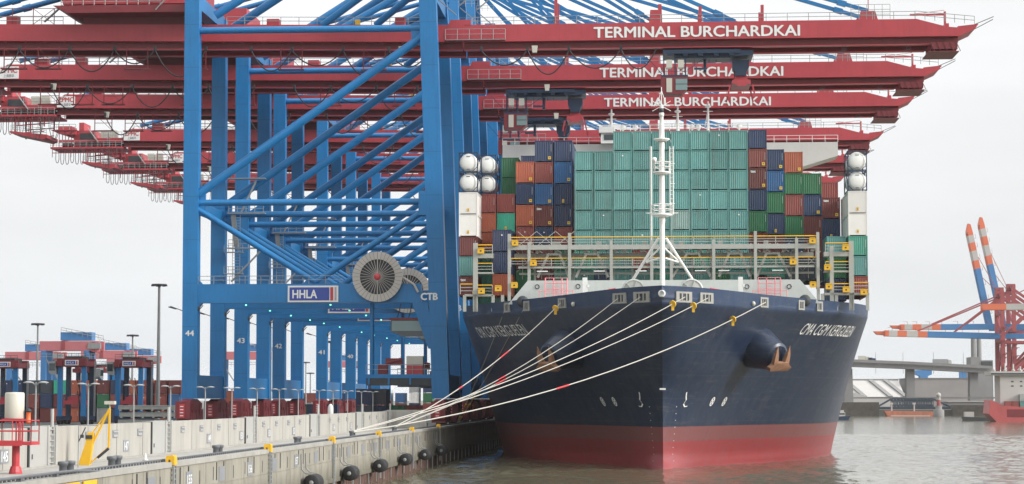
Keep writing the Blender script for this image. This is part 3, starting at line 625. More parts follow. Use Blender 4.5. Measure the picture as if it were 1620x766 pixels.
    MB().lathe([(0,Y0-.75),(.32,Y0-.72),(.5,Y0-.6),(.5,Y0-.45)], (rc[0],0,rc[1]), 'y', 14).build('hub', M['signred'], reel)
    b = MB(); b.path([(rc[0]+3.3,Y0,20.6),(-5.0,Y0,20.2),(-3.9,Y0,19.5),(-3.3,Y0,18.4)], .17, 7); b.build('cable_guide', M['reelrim'], reel)
    s = MB().box(-21.6,-14.5,-10.42,-10.28,17.08,19.38).build('company_sign', M['letter'], c)
    MB().box(-21.35,-15.75,-10.46,-10.42,17.32,19.14).build('sign_panel', M['signblue'], s)
    MB().box(-15.62,-15.2,-10.46,-10.42,17.3,19.16).build('sign_stripe', M['signred'], s); MB().box(-15.02,-14.74,-10.46,-10.42,17.3,19.16).build('sign_stripe', M['signgrey'], s)
    text('HHLA', 1.16, M['letter'], s, (-20.95,-10.466,17.64), offset=.0, width=3.5, bold=.05)
    text('CTB', .95, M['letter'], c, (-2.95,-10.47,17.35), name='terminal_logo', offset=.0, width=2.4, bold=.06)
    text('44', .78, M['letter'], c, (-36.0,-10.5,12.4), name='number_lettering', offset=.0, width=1.25, bold=.03)
    for ys in (-1, 1):
        for x in (-27.5, -15.6): MB().lathe([(0,16.6),(.11,16.6),(.14,16.68),(.11,16.78),(0,16.8)], (x,9.5*ys-.8,0), n=10).build('signal_lamp', M['green_lamp'], c)
        b = MB(); b.tube((-36.2,9.5*ys,15.8),(-38.4,9.5*ys,16.6),.06,5); b.bar((-37.5,9.5*ys-.1,16.2),(-38.6,9.5*ys-.1,16.5),.25,.16); b.build('signal_arm', M['dark'], c); b = MB(); b.tube((-33.6,9.5*ys-.6,16.7),(-34.3,9.5*ys-.6,15.9),.07,5); b.box(-34.6,-34.2,9.5*ys-.9,9.5*ys-.5,16.0,16.5); b.build('signal_arm', M['dark'], c)
    # lower cab, suspended working platform
    b = MB(); b.prism([(-7.35,13.0),(-7.35,14.6),(-2.45,14.6),(-2.45,12.3),(-5.6,12.3)], -8.4, -5.4); k = b.build('checker_cabin', M['glass'], c)
    MB().box(-7.55,-2.3,-8.6,-5.2,14.62,14.95).build('cabin_roof', M['reddk'], k); MB().box(-7.2,-2.6,-8.46,-8.41,13.1,14.5).build('cabin_window', M['paleglass'], k)
    b = MB()
    for x in (-6.6,-5.0,-3.4,-2.8): b.bar((x,-7,14.95),(x+.5,-7,17.0),.12); 
    b.build('cabin_hanger', M['dark'], k)
    b = MB(); b.box(-10.8,-.95,-8.6,-5.0,6.5,7.05); b.box(-10.8,-1.2,-8.5,-5.1,5.5,6.5,1)
    for x in (-10.4,-7.6,-4.6,-1.5): b.box(x-.12,x+.12,-8.62,-8.5,5.6,6.5)
    wp = b.build('working_platform', [B_, M['dark']], c)
    b = MB(); b.rail((-10.8,-8.55,7.05),(-1.0,-8.55,7.05),1.35,1.7,.045); b.build('railing', G_, wp)
    b = MB(); b.tube((-10.0,-8.3,7.0),(-10.0,-8.3,17.0),.32,10); b.build('hanger_tube', B_, wp)
    b = MB(); b.box(-5.2,-2.9,-7.9,-6.2,7.06,8.3,0); b.box(-5.2,-2.9,-7.9,-6.2,8.3,9.6,1); b.build('control_box', [M['signred'], M['cream']], wp)
    b = MB(); b.box(-9.2,-7.9,-7.9,-6.8,7.06,8.4); b.tube((-8.0,-7.4,8.6),(-6.0,-7.4,9.1),.3,8); b.box(-8.2,-5.8,-7.6,-6.9,8.3,9.3); b.build('winch', M['reddk'], wp)
    # stair tower beside the rear landside leg, lift cage
    b = MB(); x0 = -33.6
    for k in range(3):
        z = 21+k*5.2; b.bar((x0+.4+k*.7,7.9,z),(x0+4.8-k*.4,7.9,z+4.6) if k % 2 == 0 else (x0+.6,7.9,z+4.8),.75,.14); b.box(x0-.2,x0+5.4,7.4,8.6,z+4.9,z+5.05)
    b.rail((x0,7.4,31.3),(x0+5.2,7.4,31.3),1.1,1.2,.04); b.rail((x0,7.4,26.1),(x0+3.0,7.4,26.1),1.1,1.2,.04); b.build('stair', G_, c)
    b = MB()
    for q in (0, 1.1):
        b.bar((-33.0+q,7.6,19.6),(-33.0+q,7.6,31),.07)
    for k in range(26): b.bar((-33.0,7.6,19.8+k*.43),(-31.9,7.6,19.8+k*.43),.05)
    for z in (22.2,25.4): b.rail((-34.2,7.2,z),(-31.4,7.2,z),1.0,.7,.035); b.box(-34.2,-31.4,7.2,8.4,z-.1,z)
    b.build('ladder', G_, c)
    b = MB()                                            # lift and stair zigzag above the seaside leg
    for k in range(7): b.bar((-1.2,-6.8,58+k*2.8),(1.6,-6.8,60.4+k*2.8),.6,.12) if k % 2 else b.bar((1.6,-6.8,58+k*2.8),(-1.2,-6.8,60.4+k*2.8),.6,.12); b.rail((-1.3,-7.1,60.5+k*2.8),(1.7,-7.1,60.5+k*2.8),1.0,1,.03)
    b.build('stair', G_, c)
    MB().box(-13.3,-12.6,-3.7,-3.1,zt(-13),zt(-13)+.75).build('warning_box', M['yellow'], c)
    # trolley at x = 0, moved per crane
    t = MB(); t.box(0,11.0,-3.0,3.0,52.75,53.3); t.box(1.6,9.6,-2.2,2.2,52.2,52.75); t.prism([(9.0,53.2),(12.8,53.2),(12.8,52.5),(9.6,52.3)], -2.7, 2.7); t.box(5.8,6.2,-.6,.6,50.4,52.3)
    for k_ in range(5): t.box(.6+k_*2.2,1.3+k_*2.2,-2.9,2.9,52.45,52.75)
    tr = t.build('trolley', M['bluedk'], c)
    t = MB()
    for x in (.1,1.7,3.2):
        for y in (-2.6,-1.0): t.bar((x,y,49.6),(x,y,52.6),.14)
    t.box(-.3,3.5,-2.9,-.6,49.4,49.7); t.bar((3.4,-2.6,50.4),(6.0,-2.6,52.2),.09); t.rail((-.3,-2.9,49.7),(3.5,-2.9,49.7),1.0,.8,.03); t.bar((-2.4,-2.6,52.4),(-.2,-2.6,49.9),.08); t.bar((4.4,-2.6,50.6),(6.2,-2.6,50.6),.3,.3); t.bar((4.5,-2.6,50.6),(4.5,-2.6,52.4),.06); t.bar((6.1,-2.6,50.6),(6.1,-2.6,52.4),.06)
    t.build('cab_hanger', M['bluedk'], tr)
    for q in (.45, 2.1): MB().box(q,q+.85,-2.75,-2.3,50.6,51.9).build('electric_cabinet', M['cream'], tr)
    t = MB(); t.prism([(-.35,46.9),(-.35,49.4),(3.35,49.4),(3.35,47.6),(2.6,46.9)], -2.95, -.3); cb = t.build('operator_cab', M['reddk'], tr)
    t = MB(); t.box(1.75,3.42,-3.02,-2.96,47.5,48.3); t.box(1.75,3.42,-3.02,-2.96,48.4,49.1); t.build('cab_window', M['paleglass'], tr)
    MB().box(.45,1.25,-3.02,-2.96,47.2,49.2).build('cab_door', M['cream'], tr)
    t = MB(); t.prism([(9.9,52.0),(12.3,52.0),(12.25,50.9),(11.9,50.4),(11.8,49.7),(10.4,49.7),(10.3,50.4),(9.95,50.9)], -1.6, 1.6); t.build('headblock', M['bluedk'], tr)
    t = MB(); t.box(9.8,12.4,-3.0,3.0,48.3,48.9); t.prism([(9.9,48.9),(12.3,48.9),(11.8,49.7),(10.4,49.7)], -1.2, 1.2); t.box(10.4,11.8,-3.06,-2.9,48.0,48.5)
    for x in (9.4,12.55): t.bar((x+.1,-2.9,48.2),(x+(-.25 if x < 10 else .45),-2.9,46.5),.22); t.bar((x+.1,2.9,48.2),(x+(-.25 if x < 10 else .45),2.9,46.5),.22)
    t.build('spreader', M['red'], tr)
    t = MB()
    for x in (6.6,7.6,10.2,11.9): t.tube((x,-.5,49.5 if x > 9 else 51.8),(x,-.5,53),.04,4)
    t.build('hoist_rope', M['cable'], tr)
    return c
def crane_setup(c, Y, num, tx, label):
    c.location = (SX, Y, QZ); c['label'] = label
    for ch in list(c.children):
        if ch.name.startswith('trolley'): ch.location = (tx, 0, 0)
        if ch.name.startswith('number_lettering') and num != '44':
            bpy.data.objects.remove(ch)
            if num: text(num, .78, M['letter'], c, (-36.0,-10.5,12.4), name='number_lettering', offset=.0, width=1.25, bold=.03)
    festoon(c, tx-1.0)
crane0 = build_crane()
defs = [(304.0, '44', 30.9, 'front blue and red container crane, numbered 44, with the grey cable reel'), (341.5, '43', 5.9, 'second blue and red container crane, numbered 43, just behind crane 44'),
        (375.7, '42', 2.6, 'third blue and red container crane, numbered 42 on its landside leg'), (424.5, '41', 40.0, 'fourth blue and red container crane, numbered 41 on its landside leg'),
        (465.0, '40', -20.0, 'fifth blue and red container crane, numbered 40, boom tip by the white tanks'), (508.0, '', 12.0, 'last blue and red container crane, deepest in the row of portals')]
cranes = [crane0]
for d in defs[1:]: cranes.append(copy_tree(crane0))
for c, d in zip(cranes, defs): crane_setup(c, *d)
# ================================================================ CONTAINER SHIP (local: x to starboard-left of picture..., y aft from the bow tip, z above water)
S_SLOPE = .013; S_ANG = -math.atan(S_SLOPE); SHIP0 = Vector((1.62, 240.0, 0))
def S(lx, ly, z): 
    return (SHIP0.x + lx*math.cos(S_ANG) - ly*math.sin(S_ANG), SHIP0.y + lx*math.sin(S_ANG) + ly*math.cos(S_ANG), z)
def SL(X, Y, z):               # world -> ship-local
    dx, dy = X-SHIP0.x, Y-SHIP0.y; return (dx*math.cos(S_ANG)+dy*math.sin(S_ANG), -dx*math.sin(S_ANG)+dy*math.cos(S_ANG), z)
def sp(px, py, Y):             # photo measurement at a distance -> ship-local point
    X, Z = atY(px, py, Y); return SL(X, Y, Z)
HB = 27.2
def lerp(a, b, t): return a+(b-a)*t
def smooth(t): t = max(0, min(1, t)); return t*t*(3-2*t)
def Ys(z):
    zz = max(0, min(21.2, z)); return 10.8*(1-(zz/21.2)**1.55) - (1.6*(1-z/1.7)**1.5 if z < 1.7 else 0)
WLINE = [(0,0),(17.2,5.9),(32.2,14.0),(48,20.0),(66,23.8),(92,25.7),(130,26.3)]      # half breadth against distance from the stem: waterline, deck line
DLINE = [(0,0),(4.5,4.5),(10,8.5),(17,12.8),(27.3,19.6),(36,24.9),(44,27.2),(56,27.8)]
def pchip(T):
    n_ = len(T); h = [T[i+1][0]-T[i][0] for i in range(n_-1)]; d = [(T[i+1][1]-T[i][1])/h[i] for i in range(n_-1)]
    m_ = [d[0]]+[0 if d[i-1]*d[i] <= 0 else 2*d[i-1]*d[i]/(d[i-1]+d[i]) for i in range(1,n_-1)]+[0]
    def f(x):
        if x <= 0: return 0.0
        if x >= T[-1][0]: return T[-1][1]
        for i in range(n_-1):
            if x <= T[i+1][0]:
                t = (x-T[i][0])/h[i]; t2 = t*t; t3 = t2*t
                return (2*t3-3*t2+1)*T[i][1]+(t3-2*t2+t)*h[i]*m_[i]+(-2*t3+3*t2)*T[i+1][1]+(t3-t2)*h[i]*m_[i+1]
    return f
_fw, _fd = pchip(WLINE), pchip(DLINE)
def Ye(z): return Ys(z)+lerp(130, 57, min(1, max(0, z)/19.5))
def hb(ly, z):
    if z < 0: z = 0
    d = ly-Ys(z)
    if d <= 0: return 0.0
    h = lerp(_fw(d), _fd(d), min(1, z/19.5)**.75)
    rn = 1.6*smooth((z-8.5)/5)
    h = math.sqrt(h*h + 2*rn*d*math.exp(-d/6.5))
    if z < 1.9: h += .9*(1-z/1.9)*math.exp(-d/4)*min(1, d/1.2)
    return h
ZK = 19.0                      # knuckle: the bulwark stands upright above it
def ztop(ly): return 20.55 + .55*max(0, 1-ly/45)**1.6
def hull_pt(side, ly, z, off=0.0):
    zz = min(z, ZK+.25*max(0, z-ZK)); h = hb(ly, zz); e = .12
    nx = 1.0; ny = -(hb(ly+e, zz)-hb(max(Ys(zz)+.01, ly-e), zz))/(2*e); n = math.hypot(nx, ny)
    zn = -(hb(ly, min(zz+e, 20.9))-hb(ly, zz-e))/(2*e) if z < ZK else 0
    return (side*(h+off*nx/n), ly+off*ny/n, z+off*zn*.6)
ship = thing('container_ship', 'dark navy container ship with red boot top, moored bow on at the quay', 'ship', SHIP0, S_ANG)
def hull_mat():
    m = bpy.data.materials.new('hull_paint'); m.use_nodes = True; t = m.node_tree; b = t.nodes['Principled BSDF']; n = t.nodes.new; l = t.links.new
    geo = n('ShaderNodeNewGeometry'); sep = n('ShaderNodeSeparateXYZ'); l(geo.outputs['Position'], sep.inputs[0])
    rmp = n('ShaderNodeMapRange'); rmp.inputs['From Max'].default_value = 25; l(sep.outputs['Z'], rmp.inputs['Value'])
    cr = n('ShaderNodeValToRGB'); cr.color_ramp.interpolation = 'CONSTANT'; e = cr.color_ramp.elements
    e[0].position = 0; e[0].color = (.27,.030,.034,1); e[1].position = 3.2/25; e[1].color = (.19,.058,.058,1); x = e.new(4.95/25); x.color = (.006,.018,.048,1); x = e.new(19.0/25); x.color = (.010,.032,.085,1); l(rmp.outputs[0], cr.inputs[0])
    # rain streaks, salt bloom and scrapes
    mp = n('ShaderNodeMapping'); mp.inputs['Scale'].default_value = (.9,.9,.09); l(geo.outputs['Position'], mp.inputs[0])
    a = n('ShaderNodeTexNoise'); a.inputs['Scale'].default_value = 1.0; a.inputs['Detail'].default_value = 8; a.inputs['Roughness'].default_value = .7; l(mp.outputs[0], a.inputs['Vector'])
    r1 = n('ShaderNodeMapRange'); r1.inputs['From Min'].default_value = .42; r1.inputs['From Max'].default_value = .8; r1.inputs['To Max'].default_value = .22; l(a.outputs['Fac'], r1.inputs['Value'])
    mx = n('ShaderNodeMix'); mx.data_type = 'RGBA'; mx.inputs['B'].default_value = (.10,.115,.135,1); l(r1.outputs[0], mx.inputs['Factor']); l(cr.outputs[0], mx.inputs['A'])
    mp2 = n('ShaderNodeMapping'); mp2.inputs['Scale'].default_value = (.1,.055,.5); mp2.inputs['Rotation'].default_value = (.5,0,.3); l(geo.outputs['Position'], mp2.inputs[0])
    a2 = n('ShaderNodeTexNoise'); a2.inputs['Scale'].default_value = 4; a2.inputs['Detail'].default_value = 9; a2.inputs['Roughness'].default_value = .75; l(mp2.outputs[0], a2.inputs['Vector'])
    r2 = n('ShaderNodeMapRange'); r2.inputs['From Min'].default_value = .55; r2.inputs['From Max'].default_value = .74; r2.inputs['To Max'].default_value = .5; l(a2.outputs['Fac'], r2.inputs['Value'])
    mx2 = n('ShaderNodeMix'); mx2.data_type = 'RGBA'; mx2.inputs['B'].default_value = (.13,.12,.115,1); l(r2.outputs[0], mx2.inputs['Factor']); l(mx.outputs['Result'], mx2.inputs['A'])
    # welded plate seams
    def seam(sock, period, w_):
        d_ = n('ShaderNodeMath'); d_.operation = 'DIVIDE'; d_.inputs[1].default_value = period; l(sock, d_.inputs[0])
        f_ = n('ShaderNodeMath'); f_.operation = 'FRACT'; l(d_.outputs[0], f_.inputs[0])
        c_ = n('ShaderNodeMath'); c_.operation = 'LESS_THAN'; c_.inputs[1].default_value = w_/period; l(f_.outputs[0], c_.inputs[0]); return c_.outputs[0]
    sm = n('ShaderNodeMath'); sm.operation = 'MAXIMUM'; l(seam(sep.outputs['Z'], 2.75, .07), sm.inputs[0]); l(seam(sep.outputs['Y'], 9.6, .10), sm.inputs[1])
    sf = n('ShaderNodeMath'); sf.operation = 'MULTIPLY'; sf.inputs[1].default_value = .22; l(sm.outputs[0], sf.inputs[0])
    mx3 = n('ShaderNodeMix'); mx3.data_type = 'RGBA'; mx3.inputs['B'].default_value = (.09,.09,.10,1); l(sf.outputs[0], mx3.inputs['Factor']); l(mx2.outputs['Result'], mx3.inputs['A'])
    # rust runs
    mp4 = n('ShaderNodeMapping'); mp4.inputs['Scale'].default_value = (2.2,1.6,.07); l(geo.outputs['Position'], mp4.inputs[0])
    a4 = n('ShaderNodeTexNoise'); a4.inputs['Scale'].default_value = .8; a4.inputs['Detail'].default_value = 6; l(mp4.outputs[0], a4.inputs['Vector'])
    r4 = n('ShaderNodeMapRange'); r4.inputs['From Min'].default_value = .64; r4.inputs['From Max'].default_value = .8; r4.inputs['To Max'].default_value = .55; l(a4.outputs['Fac'], r4.inputs['Value'])
    mx4 = n('ShaderNodeMix'); mx4.data_type = 'RGBA'; mx4.inputs['B'].default_value = (.10,.055,.035,1); l(r4.outputs[0], mx4.inputs['Factor']); l(mx3.outputs['Result'], mx4.inputs['A'])
    l(mx4.outputs['Result'], b.inputs['Base Color'])
    b.inputs['Roughness'].default_value = .42; b.inputs['Specular IOR Level'].default_value = .5; b.inputs['Coat Weight'].default_value = .12; b.inputs['Coat Roughness'].default_value = .22
    bp = n('ShaderNodeBump'); bp.inputs['Strength'].default_value = .12; bp.inputs['Distance'].default_value = .3
    a3 = n('ShaderNodeTexNoise'); a3.inputs['Scale'].default_value = .45; a3.inputs['Detail'].default_value = 3; l(geo.outputs['Position'], a3.inputs['Vector']); l(a3.outputs['Fac'], bp.inputs['Height']); l(bp.outputs[0], b.inputs['Normal'])
    return m
M['hull'] = hull_mat()
zs = [-1.5, -.5, 0, .4, .9, 1.4, 1.9, 2.5, 3.2, 4, 5, 6, 7, 8, 9, 10, 11, 12, 13, 14, 15, 16, 17, 18, 18.6, ZK, 19.4]
ts = [0, .004, .012, .025, .04, .06, .085, .115, .15, .19, .235, .285, .34, .4, .46, .52, .58, .64, .7, .76, .82, .88, .94, 1.0]
b = MB(); rows = []
for z in zs + ['top']:
    row = []
    zq = 21 if z == 'top' else z
    y0, y1 = Ys(zq), Ye(max(zq, 0))
    ly_list = [y0+t*(y1-y0) for t in ts] + [150, 180, 220, 300, 360]
    for ly in ly_list:
        zz = ztop(ly) if z == 'top' else z
        row.append((hb(ly, min(max(zz, 0), ZK+.25*max(0, zz-ZK))) if ly > y0 else 0.0, ly, zz))
    rows.append(row)
n = len(rows[0])
for sd_ in (1, -1):
    vs = [(sd_*p[0], p[1], p[2]) for r in rows for p in r]; fs = []
    for i in range(len(rows)-1):
        for j in range(n-1):
            q = (i*n+j, i*n+j+1, (i+1)*n+j+1, (i+1)*n+j); fs.append(q if sd_ > 0 else tuple(reversed(q)))
    b.add(vs, fs, 0, True)
    top = rows[-1]; inn = [(max(0, p[0]-.22), p[1]+(.25 if j == 0 else 0), p[2]) for j, p in enumerate(top)]; low = [(q[0], q[1], q[2]-1.35) for q in inn]
    vs = [(sd_*p[0], p[1], p[2]) for p in top+inn+low]; fs = []
    for k in range(2):
        for j in range(n-1):
            q = (k*n+j, k*n+j+1, (k+1)*n+j+1, (k+1)*n+j); fs.append(q if sd_ > 0 else tuple(reversed(q)))
    b.add(vs, fs, 0)
b.add([(-26.5,360,-1.5),(26.5,360,-1.5),(26.5,360,20),(-26.5,360,20)], [(0,1,2,3)])
hull = b.build('hull', M['hull'], ship)
b = MB()
for j in range(n-1):
    p, q = rows[-1][j], rows[-1][j+1]; z0, z1 = p[2]-1.3, q[2]-1.3
    b.add([(-p[0]+.1,p[1]+.2,z0),(p[0]-.1,p[1]+.2,z0),(q[0]-.1,q[1]+.2,z1),(-q[0]+.1,q[1]+.2,z1)], [(0,1,2,3)])
b.build('deck', M['hatch'], ship)
def hull_text(txt, side, ly0, ly1, z0, z1, name, mt, off=.05, offset=.0):
    me = text_mesh(txt, 1.0, name, offset)
    xs = [v.co.x for v in me.vertices]; a, c = min(xs), max(xs); hgt = 1.0
    for v in me.vertices:
        u = (v.co.x-a)/(c-a); t = v.co.z/hgt
        ly = lerp(ly0, ly1, u) if side > 0 else lerp(ly1, ly0, u)
        v.co = hull_pt(side, ly, lerp(z0, z1, t), off)
    me.materials.append(mt); return link(name, me, ship)
hull_text('CMA CGM KERGUELEN', 1, 28.0, 40.5, 16.35, 17.75, 'name_lettering', M['letter'])
hull_text('CMA CGM KERGUELEN', -1, 28.0, 40.5, 16.35, 17.75, 'name_lettering', M['letter'])
def patch(fn, n_=28):          # a flat mark wrapped on the hull plating
    return fn
def hull_ring(side, ly, z, r0, r1, name, cross=True):
    m_ = MB(); n_ = 22; v = []
    for k in range(n_):
        t = 2*math.pi*k/n_
        v += [hull_pt(side, ly+r*math.cos(t)*.8, z+r*math.sin(t), .06) for r in (r0, r1)]
    m_.add(v, [(2*k, 2*k+1, (2*k+3) % (2*n_), (2*k+2) % (2*n_)) for k in range(n_)])
    if cross:
        for a in (math.pi/4, 3*math.pi/4):
            c_, s_ = math.cos(a), math.sin(a); w_ = .09
            q = [(-r0*c_-w_*s_, -r0*s_+w_*c_), (-r0*c_+w_*s_, -r0*s_-w_*c_), (r0*c_+w_*s_, r0*s_-w_*c_), (r0*c_-w_*s_, r0*s_+w_*c_)]
            m_.add([hull_pt(side, ly+u*.8, z+t, .06) for u, t in q], [(0,1,2,3)])
    return m_.build(name, M['letter'], ship)
for sd_ in (1, -1):
    for ly in (18.3, 21.4): hull_ring(sd_, ly, 7.95, .40, .55, 'thruster_mark')
    m_ = MB()                                             # bulb mark and draught ticks
    q = [(11.6,9.0),(11.9,8.5),(12.2,8.1),(12.0,7.6),(12.4,7.3),(12.9,7.35)]
    for (a0, z0), (a1, z1) in zip(q[:-1], q[1:]):
        m_.add([hull_pt(sd_, a0, z0, .06), hull_pt(sd_, a1, z1, .06), hull_pt(sd_, a1+.12, z1+.12, .06), hull_pt(sd_, a0+.12, z0+.12, .06)], [(0,1,2,3)])
    m_.build('bulb_mark', M['letter'], ship)
    m_ = MB()
    for k in range(9):
        z = .9+k*.8; ly = Ys(z)+2.2
        m_.add([hull_pt(sd_, ly, z, .06), hull_pt(sd_, ly+.12, z, .06), hull_pt(sd_, ly+.12, z+.09, .06), hull_pt(sd_, ly, z+.09, .06)], [(0,1,2,3)])
    m_.build('draught_mark', M['letter'], ship)
MB().box(-.35, .35, Ys(9.4)-.12, Ys(9.4)+.05, 9.3, 9.5).build('stem_mark', M['letter'], ship)
# fairleads: grey plates with a roller mouth let into the bulwark
def ly_at(side, hw, z):        # where along the ship the half breadth reaches hw at the height of the bulwark
    lo, hi = 0.05, 60
    for _ in range(40):
        md = (lo+hi)/2
        if hull_pt(1, md, z)[0] < hw: lo = md
        else: hi = md
    return lo
def find_ly(side, px):         # the point on the bulwark seen at picture column px
    best = None
    for k in range(1, 1200):
        ly = k*.04; X, Y, Z = S(*hull_pt(side, ly, 19.75)); d = abs(810 + FPX*_dx(X, Y) - px)
        if best is None or d < best[0]: best = (d, ly)
    return best[1]
def _dx(X, Y):
    D = -X*math.sin(YAW)+Y*math.cos(YAW); return (X*math.cos(YAW)+Y*math.sin(YAW))/(D*math.cos(PITCH)+ (19.75-CAM_H)*math.sin(PITCH))
fair = {}
for px, side, wd in ((803,-1,.95),(834,-1,.95),(890,-1,1.3),(981,-1,1.6),(1016,-1,1.6),(1081,1,1.6),(1117,1,1.6),(1208,1,1.3),(1267,1,.95),(1296,1,.95)):
    ly = find_ly(side, px); z = 19.85
    p0 = Vector(hull_pt(side, ly-.3, z)); p1 = Vector(hull_pt(side, ly+.3, z)); d = (p1-p0).normalized(); nn = Vector((d.y*1.0, -d.x, 0)).normalized()
    if nn.x*side < 0 and abs(nn.x) > .05 or nn.y > .9: nn = -nn
    ctr = Vector(hull_pt(side, ly, z)); up = Vector((0,0,1)); rot = Matrix((d, nn, up)).transposed()
    f = MB(); W, H_ = wd*.78, .62
    def put(m_, x0, x1, z0, z1, y0, y1, mi=0):
        vv = [ctr + d*x + nn*y + up*z_ for z_ in (z0, z1) for (x, y) in ((x0,y0),(x1,y0),(x1,y1),(x0,y1))]
        m_.add(vv, [(0,3,2,1),(4,5,6,7),(0,1,5,4),(1,2,6,5),(2,3,7,6),(3,0,4,7)], mi)
    put(f, -W, W, .40, H_, -.1, .13); put(f, -W, W, -H_, -.40, -.1, .13); put(f, -W, -W*.6, -.4, .4, -.1, .13); put(f, W*.6, W, -.4, .4, -.1, .13)
    put(f, -W*.35, -W*.2, -.4, .4, -.05, .16); put(f, W*.2, W*.35, -.4, .4, -.05, .16); put(f, -W*.6, W*.6, -.4, .4, -.1, .04, 1)
    f.build('fairlead', [M['fairlead'], M['dark']], ship); fair[px] = S(*(ctr+nn*.25))
hp = hull_pt(1, .2, 20.15)
bm = MB(); bm.lathe([(.42,0),(.42,-.12),(.28,-.2),(.2,-.1),(0,-.1)], (0, Ys(20)-.15, 20.15), 'y', 16); bm.build('bow_fairlead', M['shipwhite'], ship)
for px, side in ((908,-1),(1191,1)):
    c_ = hull_pt(side, find_ly(side, px), 19.6, .1); MB().lathe([(0,-.3),(.2,-.22),(.28,0),(.2,.22),(0,.3)], c_, 'z', 12).build('bow_lamp', M['cream'], ship)
# anchors in flared bolsters
AN_LY = min((k*.1 for k in range(60, 300)), key=lambda q: abs(hb(q, 14.6)-11.6))
for side in (1, -1):
    ly, z = AN_LY, 14.6; base = Vector(hull_pt(side, ly, z, -2.2)); ax = Vector((side*.62, -.66, -.36)).normalized()
    tip = Vector(hull_pt(side, ly, z)) + ax*3.3
    m_ = MB(); m_.tube(base-ax*1.0, tip, 3.7, 28, 0, r2=1.75, caps=False); m_.tube(tip, tip+ax*.25, 1.75, 28, 0, r2=1.45, caps=False)
    m_.tube(tip+ax*.25, tip-ax*.8, 1.45, 28, 0, r2=1.0); m_.build('anchor_bolster', M['hull'], ship)
    an = MB(); o_ = tip+ax*.55; upv = Vector((0,0,1)); rt = Vector((side*.80,.60,0)); rt = (rt-ax*rt.dot(ax)).normalized(); fl_ = ax.cross(rt); fl_ = fl_ if fl_.z > 0 else -fl_
    def P(u, v_, w_): return o_ + rt*u + fl_*v_ + ax*w_
    crown = [P(-1.5,-1.5,-.25),P(1.5,-1.5,-.25),P(1.75,-1.0,0),P(.9,-.35,.1),P(-.9,-.35,.1),P(-1.75,-1.0,0)]
    an.add(crown+[q+ax*.65 for q in crown], [tuple(range(6)), tuple(range(11,5,-1))]+[(i,(i+1) % 6,(i+1) % 6+6,i+6) for i in range(6)])
    for sg in (-1, 1):
        f0 = [P(sg*.45,-.9,.0),P(sg*1.25,-.9,.0),P(sg*1.25,-.9,.6),P(sg*.45,-.9,.6)]; f1 = [P(sg*.72,.5,.1),P(sg*1.22,.5,.1),P(sg*1.22,.5,.5),P(sg*.72,.5,.5)]; f2 = [P(sg*.98,1.75,.28)]
        an.add(f0+f1+f2, [(0,1,5,4),(1,2,6,5),(2,3,7,6),(3,0,4,7),(4,5,8),(5,6,8),(6,7,8),(7,4,8)])
    an.v = [tuple(o_+(Vector(q)-o_)*1.02) for q in an.v]; an.build('anchor', M['anchor'], ship)
    sk = MB(); sk.bar(P(0,-.9,.2), P(0,-.1,-1.6), .5, .4); sk.build('anchor_shank', M['anchor'], ship)
# breakwater across the forecastle
p = [sp(806,470,268), sp(838,441,268), sp(1265,441,268), sp(1303,470,268)]
ybw = (p[0][1]+p[3][1])/2
MB().prism([(-19.6,20.2),(-17.1,23.2),(17.1,23.2),(19.6,20.2)], ybw-.1, ybw+.1).build('breakwater', M['shipgrey_lt'], ship)
b = MB()
for px, py in ((849,453),(914,452.5),(1249,453),(1182,453)):
    c_ = sp(px, py, 267); b.lathe([(.3,-.06),(.3,.02),(.2,.02),(.2,.3),(0,.3)], (c_[0], ybw-.12, c_[2]), 'y', 14)
b.build('porthole', M['dark'], ship)
for px in (862, 1200):
    b = MB(); c_ = sp(px, 463, 266); x0 = c_[0]; z0 = c_[2]-.6; y0 = ybw-1.6
    for q in (0, 1.05, 2.1, 2.75):
        b.tube((x0+q,y0,z0),(x0+q,y0,z0+2.5),.045,4); b.tube((x0+q,y0+.9,z0),(x0+q,y0+.9,z0+2.5),.045,4)
    for q in (.5,1.1,1.8,2.45): b.tube((x0,y0,z0+q),(x0+2.75,y0,z0+q),.04,4)
    b.tube((x0-.7,y0,z0),(x0-.7,y0,z0+.9),.045,4); b.tube((x0-.7,y0,z0+.85),(x0+3.5,y0,z0+.85),.04,4); b.tube((x0+3.5,y0,z0),(x0+3.5,y0,z0+.9),.045,4)
    for q in range(6): b.tube((x0+1.15,y0-.05,z0+.3+q*.36),(x0+1.75,y0-.05,z0+.3+q*.36),.03,4)
    b.build('scaffold_railing', M['pink'], ship)
# foremast: tripod, platforms, ladder, lattice top
fm = MB(); my = 13.6; zb = 19.3
fm.tube((0,my,zb),(0,my,29.0),.30,16); fm.tube((0,my,29.5),(0,my,41.0),.38,16,r2=.31); fm.tube((0,my,41),(0,my,43.4),.22,12); fm.tube((0,my,29.0),(0,my,29.5),.30,16,r2=.38)
for sg in (-1, 1):
    fm.tube((sg*.45,my,27.4),(sg*3.8,my+2.2,22.2),.17,10); fm.tube((sg*3.8,my+2.2,22.2),(sg*4.2,my+2.5,zb),.16,10); fm.tube((sg*.4,my,25.0),(sg*1.9,my+1.1,24.6),.11,8); fm.tube((sg*.2,my,26.3),(sg*2.0,my+1.1,24.65),.10,8)
fm.tube((0,my,26.5),(0,my+4,zb),.15,10)
mast = fm.build('foremast', M['shipwhite'], ship)
b = MB()
for z, w_ in ((30.2,1.25),(35.3,1.1),(39.3,.95)): b.lathe([(.5,-.3),(w_,-.08),(w_,.05),(0,.05)], (0,my,z), n=16); 
b.build('mast_platform', M['shipwhite'], mast)
b = MB()
